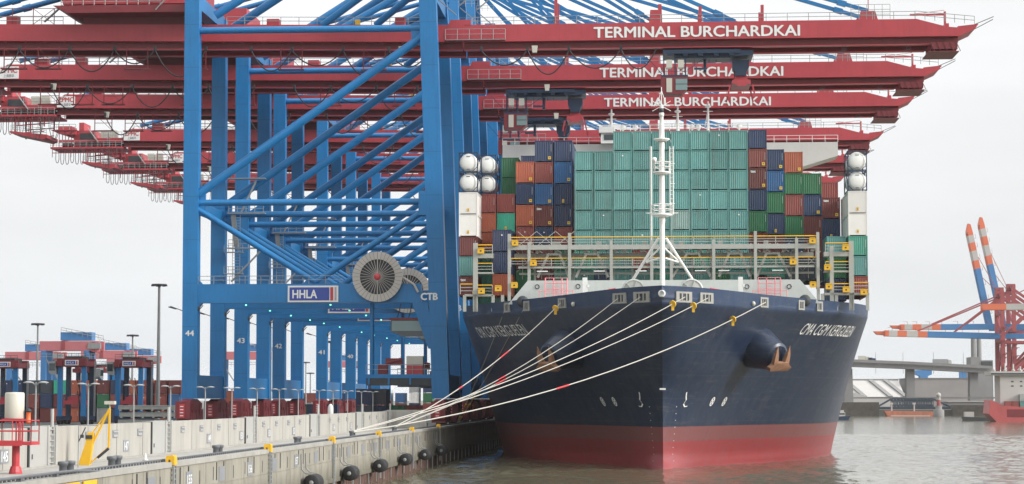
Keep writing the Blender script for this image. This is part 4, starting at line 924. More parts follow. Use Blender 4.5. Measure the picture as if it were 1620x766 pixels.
for z, w_ in ((30.25,1.2),(35.35,1.05)):
    k = 10
    for i in range(k):
        a, a2 = 2*math.pi*i/k, 2*math.pi*(i+1)/k; P0 = (w_*math.cos(a), my+w_*math.sin(a), z); P1 = (w_*math.cos(a2), my+w_*math.sin(a2), z); b.rail(P0, P1, 1.15, 2, .05)
for q in (.95,1.35): b.tube((q,my-.3,30.2),(q,my-.3,38.4),.055,4)
for k in range(16): b.tube((.95,my-.3,30.6+k*.5),(1.35,my-.3,30.6+k*.5),.03,4)
for a in range(3): b.tube((.9,my-.3,31.5+a*2.4),(1.55,my-.3,31.5+a*2.4),.05,4)
b.build('mast_railing', M['shipwhite'], mast)
b = MB(); b.tube((-1.5,my,43.4),(1.5,my,43.4),.05,5); b.tube((-1.1,my,43.9),(1.1,my,42.7),.04,5); b.tube((-1.1,my,42.7),(1.1,my,43.9),.04,5); b.tube((0,my,43.3),(0,my,45.6),.06,6); b.tube((-.6,my,43.3),(0,my,45.2),.04,5); b.tube((.6,my,43.3),(0,my,45.2),.04,5)
b.lathe([(0,-.3),(.3,-.2),(.3,.2),(0,.3)], (0,my-.5,42.2), n=10); b.lathe([(0,-.3),(.28,-.2),(.28,.2),(0,.3)], (-.9,my-.5,36.8), n=10); b.tube((-1.9,my,30.4),(1.9,my,30.4),.06,5)
b.build('mast_head', M['shipwhite'], mast)
MB().lathe([(.2,-.25),(.26,-.2),(.26,.2),(.2,.25)], (0,my-.62,42.7), n=10).build('mast_lamp', M['dark'], mast)
# mooring winches and forecastle gear
for sg in (-1, 1):
    c_ = (sg*3.45, 15.2, 21.15); b = MB()
    for y_ in (-.9, .9): b.lathe([(.0,y_-.08),(1.4,y_-.08),(1.45,y_),(1.4,y_+.08),(0,y_+.08)], c_, 'y', 26)
    w_ = b.build('mooring_winch', M['shipgrey'], ship); b = MB()
    for k in range(6):
        t = math.pi*k/3+.2; b.bar((c_[0]+.3*math.cos(t),c_[1]-1.02,c_[2]+.3*math.sin(t)),(c_[0]+1.3*math.cos(t),c_[1]-1.02,c_[2]+1.3*math.sin(t)),.2,.08)
    b.lathe([(1.25,-1.03),(1.42,-1.03),(1.42,-.98),(1.25,-.98)], c_, 'y', 26); b.build('winch_spoke', M['shipgrey_lt'], w_)
    MB().lathe([(0,-.86),(1.0,-.86),(1.0,.86),(0,.86)], c_, 'y', 18).build('wound_rope', M['ropedk'], w_)
    b = MB(); random.seed(3+sg)
    for k in range(26):
        a = random.random(); x = sg*(5.0+a*2.9); z = 20.9+.75*(1-a)*random.random()
        b.tube((x,15+random.random(),z),(x+random.uniform(-.6,.6),15+random.random(),z+random.uniform(-.15,.25)),.10,6)
    b.build('rope_coil', M['rope'], w_)
    MB().tube((sg*5.6,14.7,21.35),(sg*6.7,14.7,21.15),.2,8).build('chafe_sleeve', M['sleeve'], w_)
    b = MB(); b.box(sg*9.3-.28,sg*9.3+.28,14.6,15.2,19.3,22.8); b.box(sg*9.3+.2,sg*9.3+.5,14.6,15.2,21.6,21.95); b.build('vent_pipe', M['shipwhite'], ship)
for sg in (-1,1):
    MB().lathe([(0,-.5),(.6,-.5),(.75,-.3),(.75,.3),(.6,.5),(0,.5)], (sg*17.6,26.2,20.45), 'y', 18).build('side_winch', M['dark'], ship)
# lashing bridge
YL = 273.0; lyL = SL(2.1, YL, 0)[1]
def lb_x(px): return sp(px, 400, YL)[0]
def lb_z(py): return atY(1050, py, YL)[1]
lb = MB()
for px, t_ in ((805.6,369),(837,383),(901,368),(967,380),(1031,380),(1062,380),(1129,380),(1195,367),(1260,378),(1293.6,369)):
    lb.box(lb_x(px)-.19, lb_x(px)+.19, lyL-.35, lyL+.05, 20, lb_z(t_))
for px in (845,906,970,1000,1064,1095,1125,1188,1252): lb.box(lb_x(px)-.13, lb_x(px)+.13, lyL+1.3, lyL+1.7, 20, lb_z(398))
lb.box(lb_x(805), lb_x(1294), lyL-.32, lyL-.05, lb_z(394.5), lb_z(387)); lb.box(lb_x(805), lb_x(1294), lyL-.05, lyL+1.9, lb_z(388.5), lb_z(387.2))
lb.box(lb_x(812), lb_x(1288), lyL+1.5, lyL+1.8, lb_z(406), lb_z(399)); lb.box(lb_x(820), lb_x(1288), lyL-.2, lyL+1.8, lb_z(421.6), lb_z(420)); lb.box(lb_x(820), lb_x(1288), lyL+1.2, lyL+1.7, lb_z(433), lb_z(430))
lb.box(lb_x(820), lb_x(1288), lyL-.2, lyL-.1, lb_z(424), lb_z(420))
for a, m_, c_ in ((850,876,900),(911,936,962),(1064,1096,1124),(1137,1163,1186),(1197,1222,1250)):
    lb.bar((lb_x(a),lyL+.6,lb_z(438)),(lb_x(m_-9),lyL+.6,lb_z(401)),.5,.3); lb.bar((lb_x(c_),lyL+.6,lb_z(438)),(lb_x(m_+9),lyL+.6,lb_z(401)),.5,.3); lb.box(lb_x(m_-12),lb_x(m_+12),lyL+.4,lyL+.9,lb_z(403),lb_z(399.5))
for px in range(822, 1290, 15):
    if (px//15) % 3: lb.box(lb_x(px)-.35, lb_x(px)+.1, lyL+.4, lyL+.9, lb_z(398.5), lb_z(395)); lb.bar((lb_x(px),lyL+.2,lb_z(395)),(lb_x(px+6),lyL+.2,lb_z(399)),.14)
    lb.box(lb_x(px+3)-.06, lb_x(px+3)+.06, lyL+1.0, lyL+1.1, lb_z(396), lb_z(386))
for px in (876,882,947,1020,1078,1140,1212): lb.box(lb_x(px)-.3, lb_x(px)+.3, lyL+.3, lyL+.9, lb_z(387), lb_z(381))
L1 = lb.build('lashing_bridge', M['shipgrey'], ship)
b = MB()
for k in range(16):
    x0 = lb_x(816+k*30.3); x1 = lb_x(816+(k+1)*30.3)
    if k % 2 == 0 or k in (1, 13, 15):
        for za, zb_ in ((428, 396),) + (((388, 362),) if k < 3 else ()): b.tube((x0,lyL+1.75,lb_z(za)),(x1,lyL+3.2,lb_z(zb_)),.03,4); b.tube((x1,lyL+1.75,lb_z(za)),(x0,lyL+3.2,lb_z(zb_)),.03,4)
    for q in (.3, .7): b.tube((lerp(x0,x1,q),lyL+1.7,lb_z(440)),(lerp(x0,x1,q),lyL+1.7,lb_z(384)),.05,4)
b.build('lashing_rod', M['shipgrey'], L1)
def zrail(x0, x1, y, z, h, name_par):
    b_ = MB(); b_.rail((x0,y,z),(x1,y,z),h,2.6,.045,m=0,mids=(.33,.66),mtop=1); b_.tube((x0,y,z+h),(x1,y,z+h),.075,6,1); return b_.build('railing', [M['shipgrey'], M['yellow']], name_par)
zrail(lb_x(808), lb_x(1292), lyL-.2, lb_z(387), 1.0, L1); zrail(lb_x(808), lb_x(1292), lyL-.15, lb_z(421), 1.05, L1)
b = MB()
for px in (858,948,1014,1108,1145,1230): b.box(lb_x(px)-.7, lb_x(px)+.7, lyL-.25, lyL-.05, lb_z(429.5), lb_z(427.8))
b.build('strip_light', M['shipwhite'], L1)
def ybox(px, py, par, w_=.42):
    x, z = lb_x(px), lb_z(py); b_ = MB(); b_.box(x-w_, x+w_, lyL-.75, lyL-.36, z-.33, z+.3); b_.prism([(x-w_*1.08,z+.3),(x-w_*.8,z+.42),(x+w_*.8,z+.42),(x+w_*1.08,z+.3)], lyL-.79, lyL-.34); b_.box(x-.1,x+.1,lyL-.765,lyL-.75,z-.1,z+.08,1)
    b_.build('equipment_box', [M['yellow'], M['dark']], par)
for px, py in ((815,384),(844,416),(814,451),(1285,383),(1254,416),(1285,452)): ybox(px, py, L1)
for (xa, xb, xm), boxes in (((752,780,762),((762,460),(788.5,456),(761,396),)), ((1346,1303,1315),((1308,425),(1337,394),(1310,455),(1337,460),(1365,464)))):
    lo, hi = min(lb_x(xa), lb_x(xb)), max(lb_x(xa), lb_x(xb)); b = MB()
    xo = lb_x(xa); b.box(xo-.3, xo+.3, lyL-.3, lyL+.1, 19.5, lb_z(383))
    if xa > 1000: b.box(lb_x(1315)-.25, lb_x(1315)+.25, lyL-.3, lyL+.1, 19.5, lb_z(391))
    b.box(lo, hi, lyL-.25, lyL+1.6, lb_z(407), lb_z(400)); b.box(lo, hi, lyL-.2, lyL+1.6, lb_z(432), lb_z(429.5)); b.box(min(lo, lb_x(735)) if xa < 1000 else lo, hi if xa < 1000 else lb_x(1374), lyL-.3, lyL+1.6, lb_z(468), lb_z(464.5))
    for px in ((735,752,780,795) if xa < 1000 else (1300,1322,1346,1371)): b.box(lb_x(px)-.2, lb_x(px)+.2, lyL-.3, lyL+.1, 19.5, lb_z(466))
    L2 = b.build('lashing_bridge_wing', M['shipgrey'], ship)
    for py in (400.5, 429.8, 464.5): zrail(lo+.2, hi-.1, lyL-.2, lb_z(py), 1.15, L2)
    if xa < 1000: zrail(lb_x(728), lo, lyL-.2, lb_z(464.5), 1.3, L2)
    else: zrail(hi, lb_x(1373), lyL-.2, lb_z(464.5), 1.3, L2)
    for px, py in boxes: ybox(px, py, L2)
# wheelhouse and bridge wings, masts on the roof
YB = 342.0; 
xl, xr = sp(795,228,YB), sp(1325,228,YB); yb_ = xl[1]; zt_, zl_ = 49.4, 47.2
b = MB(); b.prism([(xl[0],zt_),(xl[0],zl_),(-21.5,45.3),(-13,45.3),(-13,22),(13,22),(13,45.3),(21.5,45.3),(xr[0],zl_),(xr[0],zt_)], yb_, yb_+6)
sh = b.build('wheelhouse', M['house'], ship)
a0 = sp(951,200,YB); a1 = sp(1184,205,YB); b = MB(); b.box(a0[0],a1[0],yb_-1.2,yb_+9,49.4,51.0); b.box(a0[0]-.3,a0[0]+2.2,yb_-1.4,yb_+4,51.0,52.1); b.box(a0[0]-.3,a1[0]+.3,yb_-1.4,yb_+9.2,51.0,51.15); b.build('bridge_house', M['shipwhite'], sh)
b = MB(); b.box(a0[0]+.5,a1[0]-.5,yb_-1.26,yb_-1.2,49.9,50.8); b.build('bridge_window', M['glass'], sh)
b = MB(); b.rail((a0[0],yb_-1.3,51.15),(a1[0],yb_-1.3,51.15),1.1,1.6,.05); b.rail((xl[0],yb_,zt_),(a0[0],yb_,zt_),1.1,2,.04); b.rail((a1[0],yb_,zt_),(xr[0],yb_,zt_),1.1,2,.04); b.build('railing', M['shipwhite'], sh)
for px, top in ((967,172),(1072,168),(1120,160)):
    X = sp(px, top, YB); b = MB(); b.tube((X[0],yb_+1,51),(X[0],yb_+1,X[2]),.24,8,r2=.14); b.tube((X[0]-.8,yb_+1,X[2]-1.6),(X[0]+.8,yb_+1,X[2]-1.6),.06,6); b.lathe([(0,-.35),(.5,-.1),(.5,.1),(0,.25)],(X[0],yb_+1,X[2]-.8),n=12); b.tube((X[0]-.5,yb_+1,52.2),(X[0],yb_+1,X[2]-1.5),.08,5); b.build('radar_mast', M['shipwhite'], sh)
for px in (985, 1005, 1095, 1105, 1170):
    X = sp(px, 196, YB); b = MB(); b.tube((X[0],yb_+2,51),(X[0],yb_+2,52.0),.12,6); b.lathe([(0,-.5),(.35,-.35),(.5,0),(.35,.35),(0,.5)],(X[0],yb_+2,52.3),n=12); b.build('radar_dome', M['shipwhite'], sh)
b = MB(); X = sp(1030,230,277); b.tube((X[0],lyL-.1,23),(X[0],lyL-.1,atY(1030,232,YL)[1]),.17,8); b.build('signal_post', M['shipgrey_lt'], ship)
# ================================================================ SHIPPING CONTAINERS
COLR = {'teal': (.10,.262,.245), 'green': (.025,.14,.06), 'navy blue': (.022,.042,.10), 'blue': (.025,.11,.27), 'brown': (.15,.035,.032), 'red': (.25,.06,.05), 'orange': (.40,.10,.05), 'white': (.74,.72,.68),
        'grey': (.33,.34,.33), 'dark grey': (.06,.07,.085), 'bright green': (.05,.42,.28), 'sea green': (.07,.30,.22), 'pink': (.5,.16,.14), 'pale teal': (.25,.38,.35)}
def container_mesh(h, length, flat=False):
    """origin at the middle of the front bottom edge, body running to +y"""
    b = MB(); W = 1.219; P = .11
    def zig(n, x0, x1, dep, wall):                        # corrugated wall between two posts
        v = []; xs = []
        step = (x1-x0)/n
        for i in range(n):
            a = x0+i*step; xs += [(a,0),(a+step*.30,0),(a+step*.5,dep),(a+step*.80,dep)]
        xs.append((x1,0)); m_ = len(xs)
        for z in (.16, h-.12):
            for x, d in xs: v.append(wall(x, d, z))
        b.add(v, [(i, i+1, i+1+m_, i+m_) for i in range(m_-1)])
    if flat: b.box(-W+.09, W-.09, .03, length-.03, .14, h-.1)
    else:
        zig(9, -W+P, W-P, .038, lambda x, d, z: (x, .03+d, z)); zig(9, -W+P, W-P, .05, lambda x, d, z: (-x, length-.03-d, z))
        k = int(length/1.1)
        zig(k, P, length-P, .05, lambda x, d, z: (W-.03-d, x, z)); zig(k, P, length-P, .05, lambda x, d, z: (-W+.03+d, length-x, z))
        b.add([(-W+.03,.03,h-.04),(W-.03,.03,h-.04),(W-.03,length-.03,h-.04),(-W+.03,length-.03,h-.04)], [(0,1,2,3)])
    for sx in (-1, 1):
        for y0, y1 in ((0,P),(length-P,length)):
            b.box(min(sx*W,sx*(W-P)), max(sx*W,sx*(W-P)), y0, y1, .1, h-.1)
            for z0 in (0, h-.12): b.box(min(sx*W,sx*(W-.17))-.003, max(sx*W,sx*(W-.17))+.003, y0-.006 if y0 == 0 else y0-.05, y1+.05 if y0 == 0 else y1+.006, z0, z0+.12)
        b.box(min(sx*W,sx*(W-.07)), max(sx*W,sx*(W-.07)), P, length-P, 0.02, .16); b.box(min(sx*W,sx*(W-.07)), max(sx*W,sx*(W-.07)), P, length-P, h-.12, h-.01)
    for y0 in (.005, length-.085):
        b.box(-W+.17, W-.17, y0+(.03 if y0 < 1 else -.03), y0+.08, .10, .18); b.box(-W+.17, W-.17, y0, y0+.08, h-.13, h-.02)
    me = bpy.data.meshes.new('container_body'); me.from_pydata(b.v, [], b.f); me.materials.append(M['cont'] if not flat else M['contflat']); me.update(); return me
M['contflat'] = mat('reefer_paint', (1,1,1), .45, .04, .9, streak=.12, dirt=(.45,.36,.25), objcol=True)
CM = {}
def cmesh(h, ln, flat=False):
    k = (h, ln, flat)
    if k not in CM: CM[k] = container_mesh(*k)
    return CM[k]
def mark_mesh(kind, h):
    b = MB()
    if kind in ('code', 'both'):
        for k in range(7): b.box(.93, .985, -.012, -.002, h-.62-k*.145, h-.54-k*.145, 0)
    if kind in ('sticker', 'both'):
        b.box(.55, .95, -.012, -.002, .34, .74, 1); b.box(.66, .84, -.016, -.012, .5, .6, 2)
    if kind == 'midsticker':
        b.box(-.14, .14, -.012, -.002, .35, .8, 1); b.box(-.07, .07, -.016, -.012, .5, .6, 2)
    if kind == 'dot': b.box(-.1, .1, -.012, -.002, h*.72, h*.72+.16, 0)
    me = bpy.data.meshes.new('marking'); me.from_pydata(b.v, [], b.f)
    for q in (M['letter'], M['sticker'], M['dark']): me.materials.append(q)
    me.polygons.foreach_set('material_index', b.m); me.update(); return me
MK = {}
texm = None
def container(color, h, loc, label, group, mark=None, ln=12.19, rz=0.0, flat=False, var=.10):
    global texm
    o = link('shipping_container', cmesh(h, ln, flat), None, loc); o.rotation_euler[2] = rz
    c = COLR[color]; f = 1+random.uniform(-var, var); o.color = (min(1,c[0]*f), min(1,c[1]*f), min(1,c[2]*f), 1)
    tag(o, label, 'shipping container', group)
    if mark == 'tex':
        if texm is None: texm = text_mesh('tex', .36, 'lettering', .03); texm.materials.append(M['letter'])
        link('lettering', texm, o, (-.98, -.012, h-.62)); mark = 'both'
    if mark:
        if (mark, h) not in MK: MK[(mark, h)] = mark_mesh(mark, h)
        link('marking', MK[(mark, h)], o)
    return o
def tank_container(loc, label):
    t = thing('tank_container', label, 'tank container', loc, S_ANG, 'white tank containers on the outer ship stacks')
    MB().lathe([(0,.02),(.45,.03),(.85,.10),(1.08,.24),(1.16,.42),(1.16,5.5),(0,5.8)], (0,0,1.30), 'y', 30).build('tank', M['shipwhite'], t)
    b = MB()
    for x in (-1.19,1.19):
        for y in (.05,5.95): b.bar((x,y,0),(x,y,2.591),.13)
        for z in (.07,2.52): b.bar((x,0,z),(x,6,z),.13)
        b.bar((x,.05,.7),(x*.45,.05,.08),.08); b.bar((x,.05,1.9),(x*.45,.05,2.52),.08); b.bar((x,.1,.2),(x,2.9,2.4),.08); b.bar((x,2.9,2.4),(x,5.9,.2),.08)
    for y in (.05,5.95):
        for z in (.07,2.52): b.bar((-1.19,y,z),(1.19,y,z),.13)
    b.build('frame', M['bluedk'], t); b = MB(); b.box(-.22,.22,-.01,.03,.35,.42); b.tube((-.25,.06,2.05),(.25,.06,2.05),.05,5); b.build('valve', M['dark'], t)
    return t
ORD = ['first', 'second', 'third', 'fourth', 'fifth', 'sixth', 'seventh', 'eighth', 'ninth', 'tenth', 'eleventh', 'twelfth']
SG = 'shipping containers stacked on the ship'
random.seed(21)
def ship_pt(px, Y):
    X, _ = atY(px, 400, Y); return X, Y
ZC = 22.42
# teal block: nine stacks, the inner seven one container taller
tx = [924.3+30.63*i for i in range(9)]
for i, px in enumerate(tx):
    nt_ = 7 if i < 2 else 8
    for k in range(nt_):
        X, Y = ship_pt(px, 277.0); top = nt_-k
        col = 'teal'
        if i == 5 and k == 3: col = 'pale teal'
        if k == 0 and i in (1, 4, 7): col = ['navy blue','sea green','green'][i//3]
        if k == 1 and i in (3,): col = 'red'
        if k == 1 and i in (0, 6): col = 'sea green'
        where = 'left end of the teal block' if i == 0 else ('right end of the teal block' if i == 8 else ('middle teal stack' if i == 4 else f'{ORD[i]} teal stack from the left' if i < 4 else f'{ORD[8-i]} teal stack from the right'))
        lab = f'{col} shipping container, ' + ('topmost' if top == 1 else ORD[top-1]+' from top') + (f' in the {where}' if 'stack' in where else f', {where}')
        o = container(col, 2.591, (X, Y+.02*(i % 3), ZC+k*2.612), lab, SG, 'dot' if (i*5+k*3) % 7 == 0 else None, rz=S_ANG, var=.17)
# other stacks, listed from the top down: (picture column, distance, top line in the picture, [(colour, height, marking)], name)
H, Q = 2.896, 2.591
stacks = [
 (860.8+30, 283, 222, [('navy blue',H,'code'),('blue',H,'both'),('navy blue',H,'midsticker'),('navy blue',H,'both'),('red',H,None),('green',H,None),('sea green',H,None)], 'first stack left of the teal block'),
 (860.5, 283, 222, [('navy blue',H,'both'),('red',H,'code'),('blue',H,'both'),('brown',H,'tex'),('navy blue',H,'dot'),('brown',H,None),('brown',H,'tex')], 'second stack left of the teal block'),
 (830.5, 283, 255.5, [('orange',H,'both'),('navy blue',H,'both'),('orange',H,'both'),('red',H,'dot'),('brown',H,None),('green',H,None)], 'third stack left of the teal block'),
 (800.2, 283.6, 306.5, [('red',Q,'code'),('bright green',Q,'midsticker'),('sea green',Q,None),('sea green',Q,None),('sea green',Q,None)], 'fourth stack left of the teal block'),
 (770.3, 283, 306.5, [('red',Q,'code'),('orange',Q,None),('orange',Q,None),('sea green',Q,None),('sea green',Q,None),('sea green',Q,None)], 'stack left of the bright green container'),
 (740.7, 276.5, 304, [('white',H,'midsticker'),('white',H,'midsticker'),('brown',Q,'code'),('teal',Q,None),('brown',Q,'tex')], 'outermost stack beside the cranes'),
 (1198.5, 287.5, 205, [('navy blue',Q,None),('red',Q,'both'),('brown',H,'tex'),('navy blue',H,None),('green',H,'code'),('brown',H,None),('sea green',H,None)], 'first stack right of the teal block'),
 (1226, 287.5, 236, [('navy blue',H,'both'),('blue',H,'both'),('green',H,'code'),('navy blue',H,'midsticker'),('brown',H,None),('sea green',H,None)], 'second stack right of the teal block'),
 (1255.5, 287.5, 240, [('orange',H,'sticker'),('green',H,'code'),('red',H,'code'),('green',H,'code'),('navy blue',H,None),('dark grey',H,None)], 'third stack right of the teal block'),
 (1285, 287.5, 274, [('green',H,'code'),('navy blue',H,'both'),('brown',H,'code'),('brown',H,None),('dark grey',H,None)], 'fourth stack right of the teal block'),
 (1314.5, 287.5, 312, [('brown',H,'tex'),('navy blue',H,'midsticker'),('dark grey',Q,None),('navy blue',H,None)], 'fifth stack right of the teal block'),
 (1356.5, 276.5, 302, [('white',H,'midsticker'),('white',H,'midsticker'),('sea green',Q,'code'),('teal',Q,'code'),('red',Q,'code')], 'outermost stack on the open water side'),
]
for px, Y, top, items, nm in stacks:
    X, Z = atY(px, top, Y); z = Z
    for k, (c_, h, mk) in enumerate(items):
        z -= h+.02
        lab = f'{c_} shipping container, ' + ('topmost' if k == 0 else ORD[k]+' from top') + f' in the {nm}'
        container(c_, h, (X, Y, z), lab, SG, mk, rz=S_ANG, flat=(c_ == 'white'), ln=12.19 if Y > 277 else 12.0)
# short containers standing forward of the main stacks
for px, Y, top, items, nm in ((794, 277.0, 363, [('navy blue',H,'dot'),('navy blue',H,None),('orange',H,None)], 'near short stack by the left lashing post'),
                              (1323, 277.0, 373.5, [('teal',Q,None),('green',H,None),('navy blue',H,'code')], 'near short stack by the right lashing post')):
    X, Z = atY(px, top, Y); z = Z
    for k, (c_, h, mk) in enumerate(items):
        z -= h+.02; container(c_, h, (X, Y, z), f'short {c_} shipping container, ' + ['topmost', 'middle', 'lowest'][k] + f' in the {nm}', SG, mk, rz=S_ANG, ln=6.058)
# stacks in the bays behind that show over the front row
for px, Y, top, items, nm in ((806.5, 297.5, 249, [('green',H,None),('green',H,None)], 'tall stack behind the left tanks'), (838, 297.0, 246, [('navy blue',H,None)], 'stack behind the orange topped one'),
                              (1312, 302, 288, [('red',H,None)], 'stack behind the right brown container')):
    X, Z = atY(px, top, Y); z = Z; k = 0
    while z > 24.5:
        c_, h, mk = items[min(k, len(items)-1)]; z -= h+.02
        container(c_, h, (X, Y, z), f'{c_} shipping container, ' + ('topmost' if k == 0 else ORD[k]+' from top') + f' in the {nm}', SG, mk, rz=S_ANG); k += 1
for px, Y, bot, labs in ((740.7, 276.6, 304, ['upper white tank container at the ship side next to the cranes','lower white tank container at the ship side next to the cranes']),
                         (770.3, 283.1, 306.5, ['upper white tank container set back, second from the cranes','lower white tank container set back, second from the cranes']),
                         (1356.5, 276.6, 302, ['upper white tank container at the ship side over open water','lower white tank container at the ship side over open water'])):
    X, Z = atY(px, bot, Y); tank_container((X, Y, Z+2.64), labs[0]); tank_container((X, Y, Z+.03), labs[1])
# ================================================================ MOORING ROPES
def rope(p, q, r, sag, lab, sleeve=None, guard=None, m='rope', hook=False):
    mid = (Vector(p)+Vector(q))/2
    t = thing('mooring_rope', lab, 'rope', q, 0, 'mooring ropes from the bow to the quay'); o = Vector(q); P = Vector(p)-o; n_ = 14
    def at(u): v = P*(1-u); return Vector((v.x, v.y, v.z - sag*4*u*(1-u)))
    b = MB(); b.path([at(i/n_) for i in range(n_+1)], r, 6); rp = b.build('line', M[m], t)
    if sleeve:
        for a, c_ in sleeve: MB().tube(at(a), at(c_), r*1.5, 8).build('chafe_sleeve', M['sleeve'], t)
    if guard:
        c_ = at(guard); d = (at(guard+.01)-c_).normalized(); g = MB(); g.tube(c_-d*.06, c_+d*.06, .42, 12); g.bar(c_+Vector((0,0,.3)), c_-Vector((0,0,.75)), .32, .14); g.build('rat_guard', M['yellow'], t)
    if hook:
        b = MB(); 
        for u in (.72,.8,.87,.93): c_ = at(u); d = (at(u+.03)-c_); b.tube(c_, c_+d, r*2.6, 6)
        b.build('chain_shackle', M['sticker'], t)
A_, B_q = (QX-.95, 197.1, QZ+.55), (QX-.95, 229.9, QZ+.55)
def jit(p, k): return (p[0]+.05*k, p[1]+.3*k, p[2]+.07*k)
rope(fair[890], jit(B_q,1), .06, 1.2, 'white mooring rope, uppermost of the bundle, with a red sleeve halfway', ((.34,.39),(.62,.64)), .035)
rope(fair[981], jit(B_q,0),   .05, 1.4, 'white mooring rope from the plate left of the two middle fairleads', ((.52,.55),))
rope(fair[1016], jit(B_q,-1),   .05, 1.2, 'white mooring rope from the plate just left of the bow tip', ((.56,.60),))
rope(fair[1081], jit(A_,1),   .05, 1.3, 'white mooring rope from the plate just right of the bow tip', None, .045)
rope(fair[1117], jit(A_,0),   .05, 1.3, 'white mooring rope from the second plate right of the bow tip', None, .05)
rope(fair[1208], jit(A_,-1), .065, 2.2, 'white mooring rope, lowest and longest, crossing the whole bow', ((.54,.57),), .10)
rope(fair[803], (QX-.4, 300.0, QZ+.25), .05, .5, 'thin worn mooring line from the leftmost fairlead with yellow shackles', None, None, 'ropedk', True)
rope(fair[834], (QX-.4, 301.2, QZ+.25), .05, .5, 'thin worn mooring line from the second fairlead with yellow shackles', None, None, 'ropedk', True)
# ================================================================ TERMINAL YARD
random.seed(5)
YG = 'containers stacked in the terminal yard'
def ystack(px, Y, cols, nm, h=2.75, ln=12.19):
    X, _ = atY(px, 640, Y)
    for k, c_ in enumerate(cols):
        container(c_, h, (X, Y, YZ+.01+k*(h+.02)), f'{c_} yard container, ' + (['bottom','middle','top'][k] if len(cols) > 1 else 'single') + f' of the {nm}', YG, 'dot' if (k+int(px)) % 3 == 0 else ('code' if (k+int(px)) % 2 else None), ln=ln)
YC = 415
for px, cols, nm in ((10, ('brown','navy blue','navy blue'), 'stack under the leftmost straddle carrier'), (31, ('dark grey','brown','navy blue'), 'second stack from the left edge'), (52, ('brown','red','dark grey'), 'third stack from the left edge'),
                     (65+8, ('brown','navy blue','dark grey'), 'fourth stack from the left edge'), (94, ('orange','brown','bright green'), 'stack below the bright green box'), (115, ('orange','red','orange'), 'stack inside the middle straddle carrier'),
                     (136, ('navy blue','brown','orange'), 'stack right inside the middle straddle carrier'), (163, ('grey','green','brown'), 'stack with the grey base between the carriers'), (184, ('navy blue','red','navy blue'), 'stack left of the rightmost straddle carrier'),
                     (206, ('brown','red','orange'), 'stack inside the rightmost straddle carrier'), (227, ('red','orange','red'), 'second stack inside the rightmost straddle carrier'), (254, ('red','red','brown'), 'stack at the foot of the tall light mast'), (276, ('blue','blue','brown'), 'stack next to the frontmost crane leg')):
    ystack(px, YC, cols, nm)
for px, Y, cols, nm in ((243, 520, ('red','grey','grey'), 'far stack left of the frontmost crane leg'), (270, 520, ('brown','grey','pink'), 'far pink topped stack near the frontmost crane leg'), (118, 540, ('blue','navy blue','red'), 'far stack behind the middle straddle carrier')):
    ystack(px, Y, cols, nm, h=2.9)
def ystack_q(px, Y, cols, nm, rz=0):
    X, _ = atY(px, 650, Y)
    for k, c_ in enumerate(cols): container(c_, 2.591, (X, Y, QZ+.01+k*2.61), f'{c_} container, ' + (['lower','upper','top'][k] if len(cols) > 1 else 'single') + f', {nm}', 'containers under the crane portals', None, rz=rz, ln=6.058)
ystack_q(364, 400, ('brown','orange'), 'behind the first crane legs', math.pi/2*0)
ystack_q(488, 420, ('green',), 'left one on the quay behind the third crane', math.pi/2); ystack_q(535, 418, ('navy blue',), 'on the quay behind the white capsule post', math.pi/2)
ystack_q(575, 330, ('dark grey','navy blue'), 'beside the suspended working platform'); ystack_q(598, 332, ('navy blue','dark grey'), 'under the suspended working platform')
ystack_q(640, 345, ('green',), 'on the quay under the reel side portal', math.pi/2); ystack_q(668, 350, ('red',), 'on the quay beside the right crane leg', math.pi/2)
for k_, px in enumerate((470, 492, 545, 566, 588, 610, 632, 654, 676)):
    pal = [('red','brown'),('grey','red'),('brown','navy blue','blue'),('navy blue','green'),('dark grey','blue','navy blue'),('green','grey','white'),('brown','blue'),('navy blue','white','grey'),('red','green','navy blue')][k_]
    X, _ = atY(px, 650, 545); 
    for k, c_ in enumerate(pal): container(c_, 2.591, (X, 545+.1*k_, YZ+.96+k*2.61), f'{c_} container, ' + ['bottom','middle','top'][k] + f' of {ORD[k_]} far stack from left under the portals', 'containers under the crane portals', None, ln=6.058)
# hatch covers
k = 0
for (px0, px1, Y, z0, nm) in ((200,290,372,YZ,'lowest of the stack left of the frontmost crane'),(202,292,372,YZ+1.25,'middle of the stack left of the frontmost crane'),(200,290,372,YZ+2.5,'topmost of the stack left of the frontmost crane'),
                              (356,386,390,QZ,'lowest of the short stack between the first two cranes'),(356,386,390,QZ+1.2,'topmost of the short stack between the first two cranes')):
    xa, xb = atY(px0,650,Y)[0], atY(px1,650,Y)[0]; t = thing('hatch_cover', 'grey steel hatch cover, '+nm, 'hatch cover', ((xa+xb)/2, Y, z0), 0, 'hatch covers stacked on the quay'); w_ = (xb-xa)/2
    MB().box(-w_, w_, -6, 6, .25, .95).build('panel', M['hatch'], t); b = MB()
    for i in range(6): x = -w_+.4+(2*w_-.8)*i/5; b.box(x-.18, x+.18, -6.1, 6.1, 0, .25); b.box(x-.1,x+.1,-6.06,-6.0,.3,.9)
    b.box(-w_, w_, -6.05, -6.0, .82, .97); b.build('rib', M['hatch'], t)
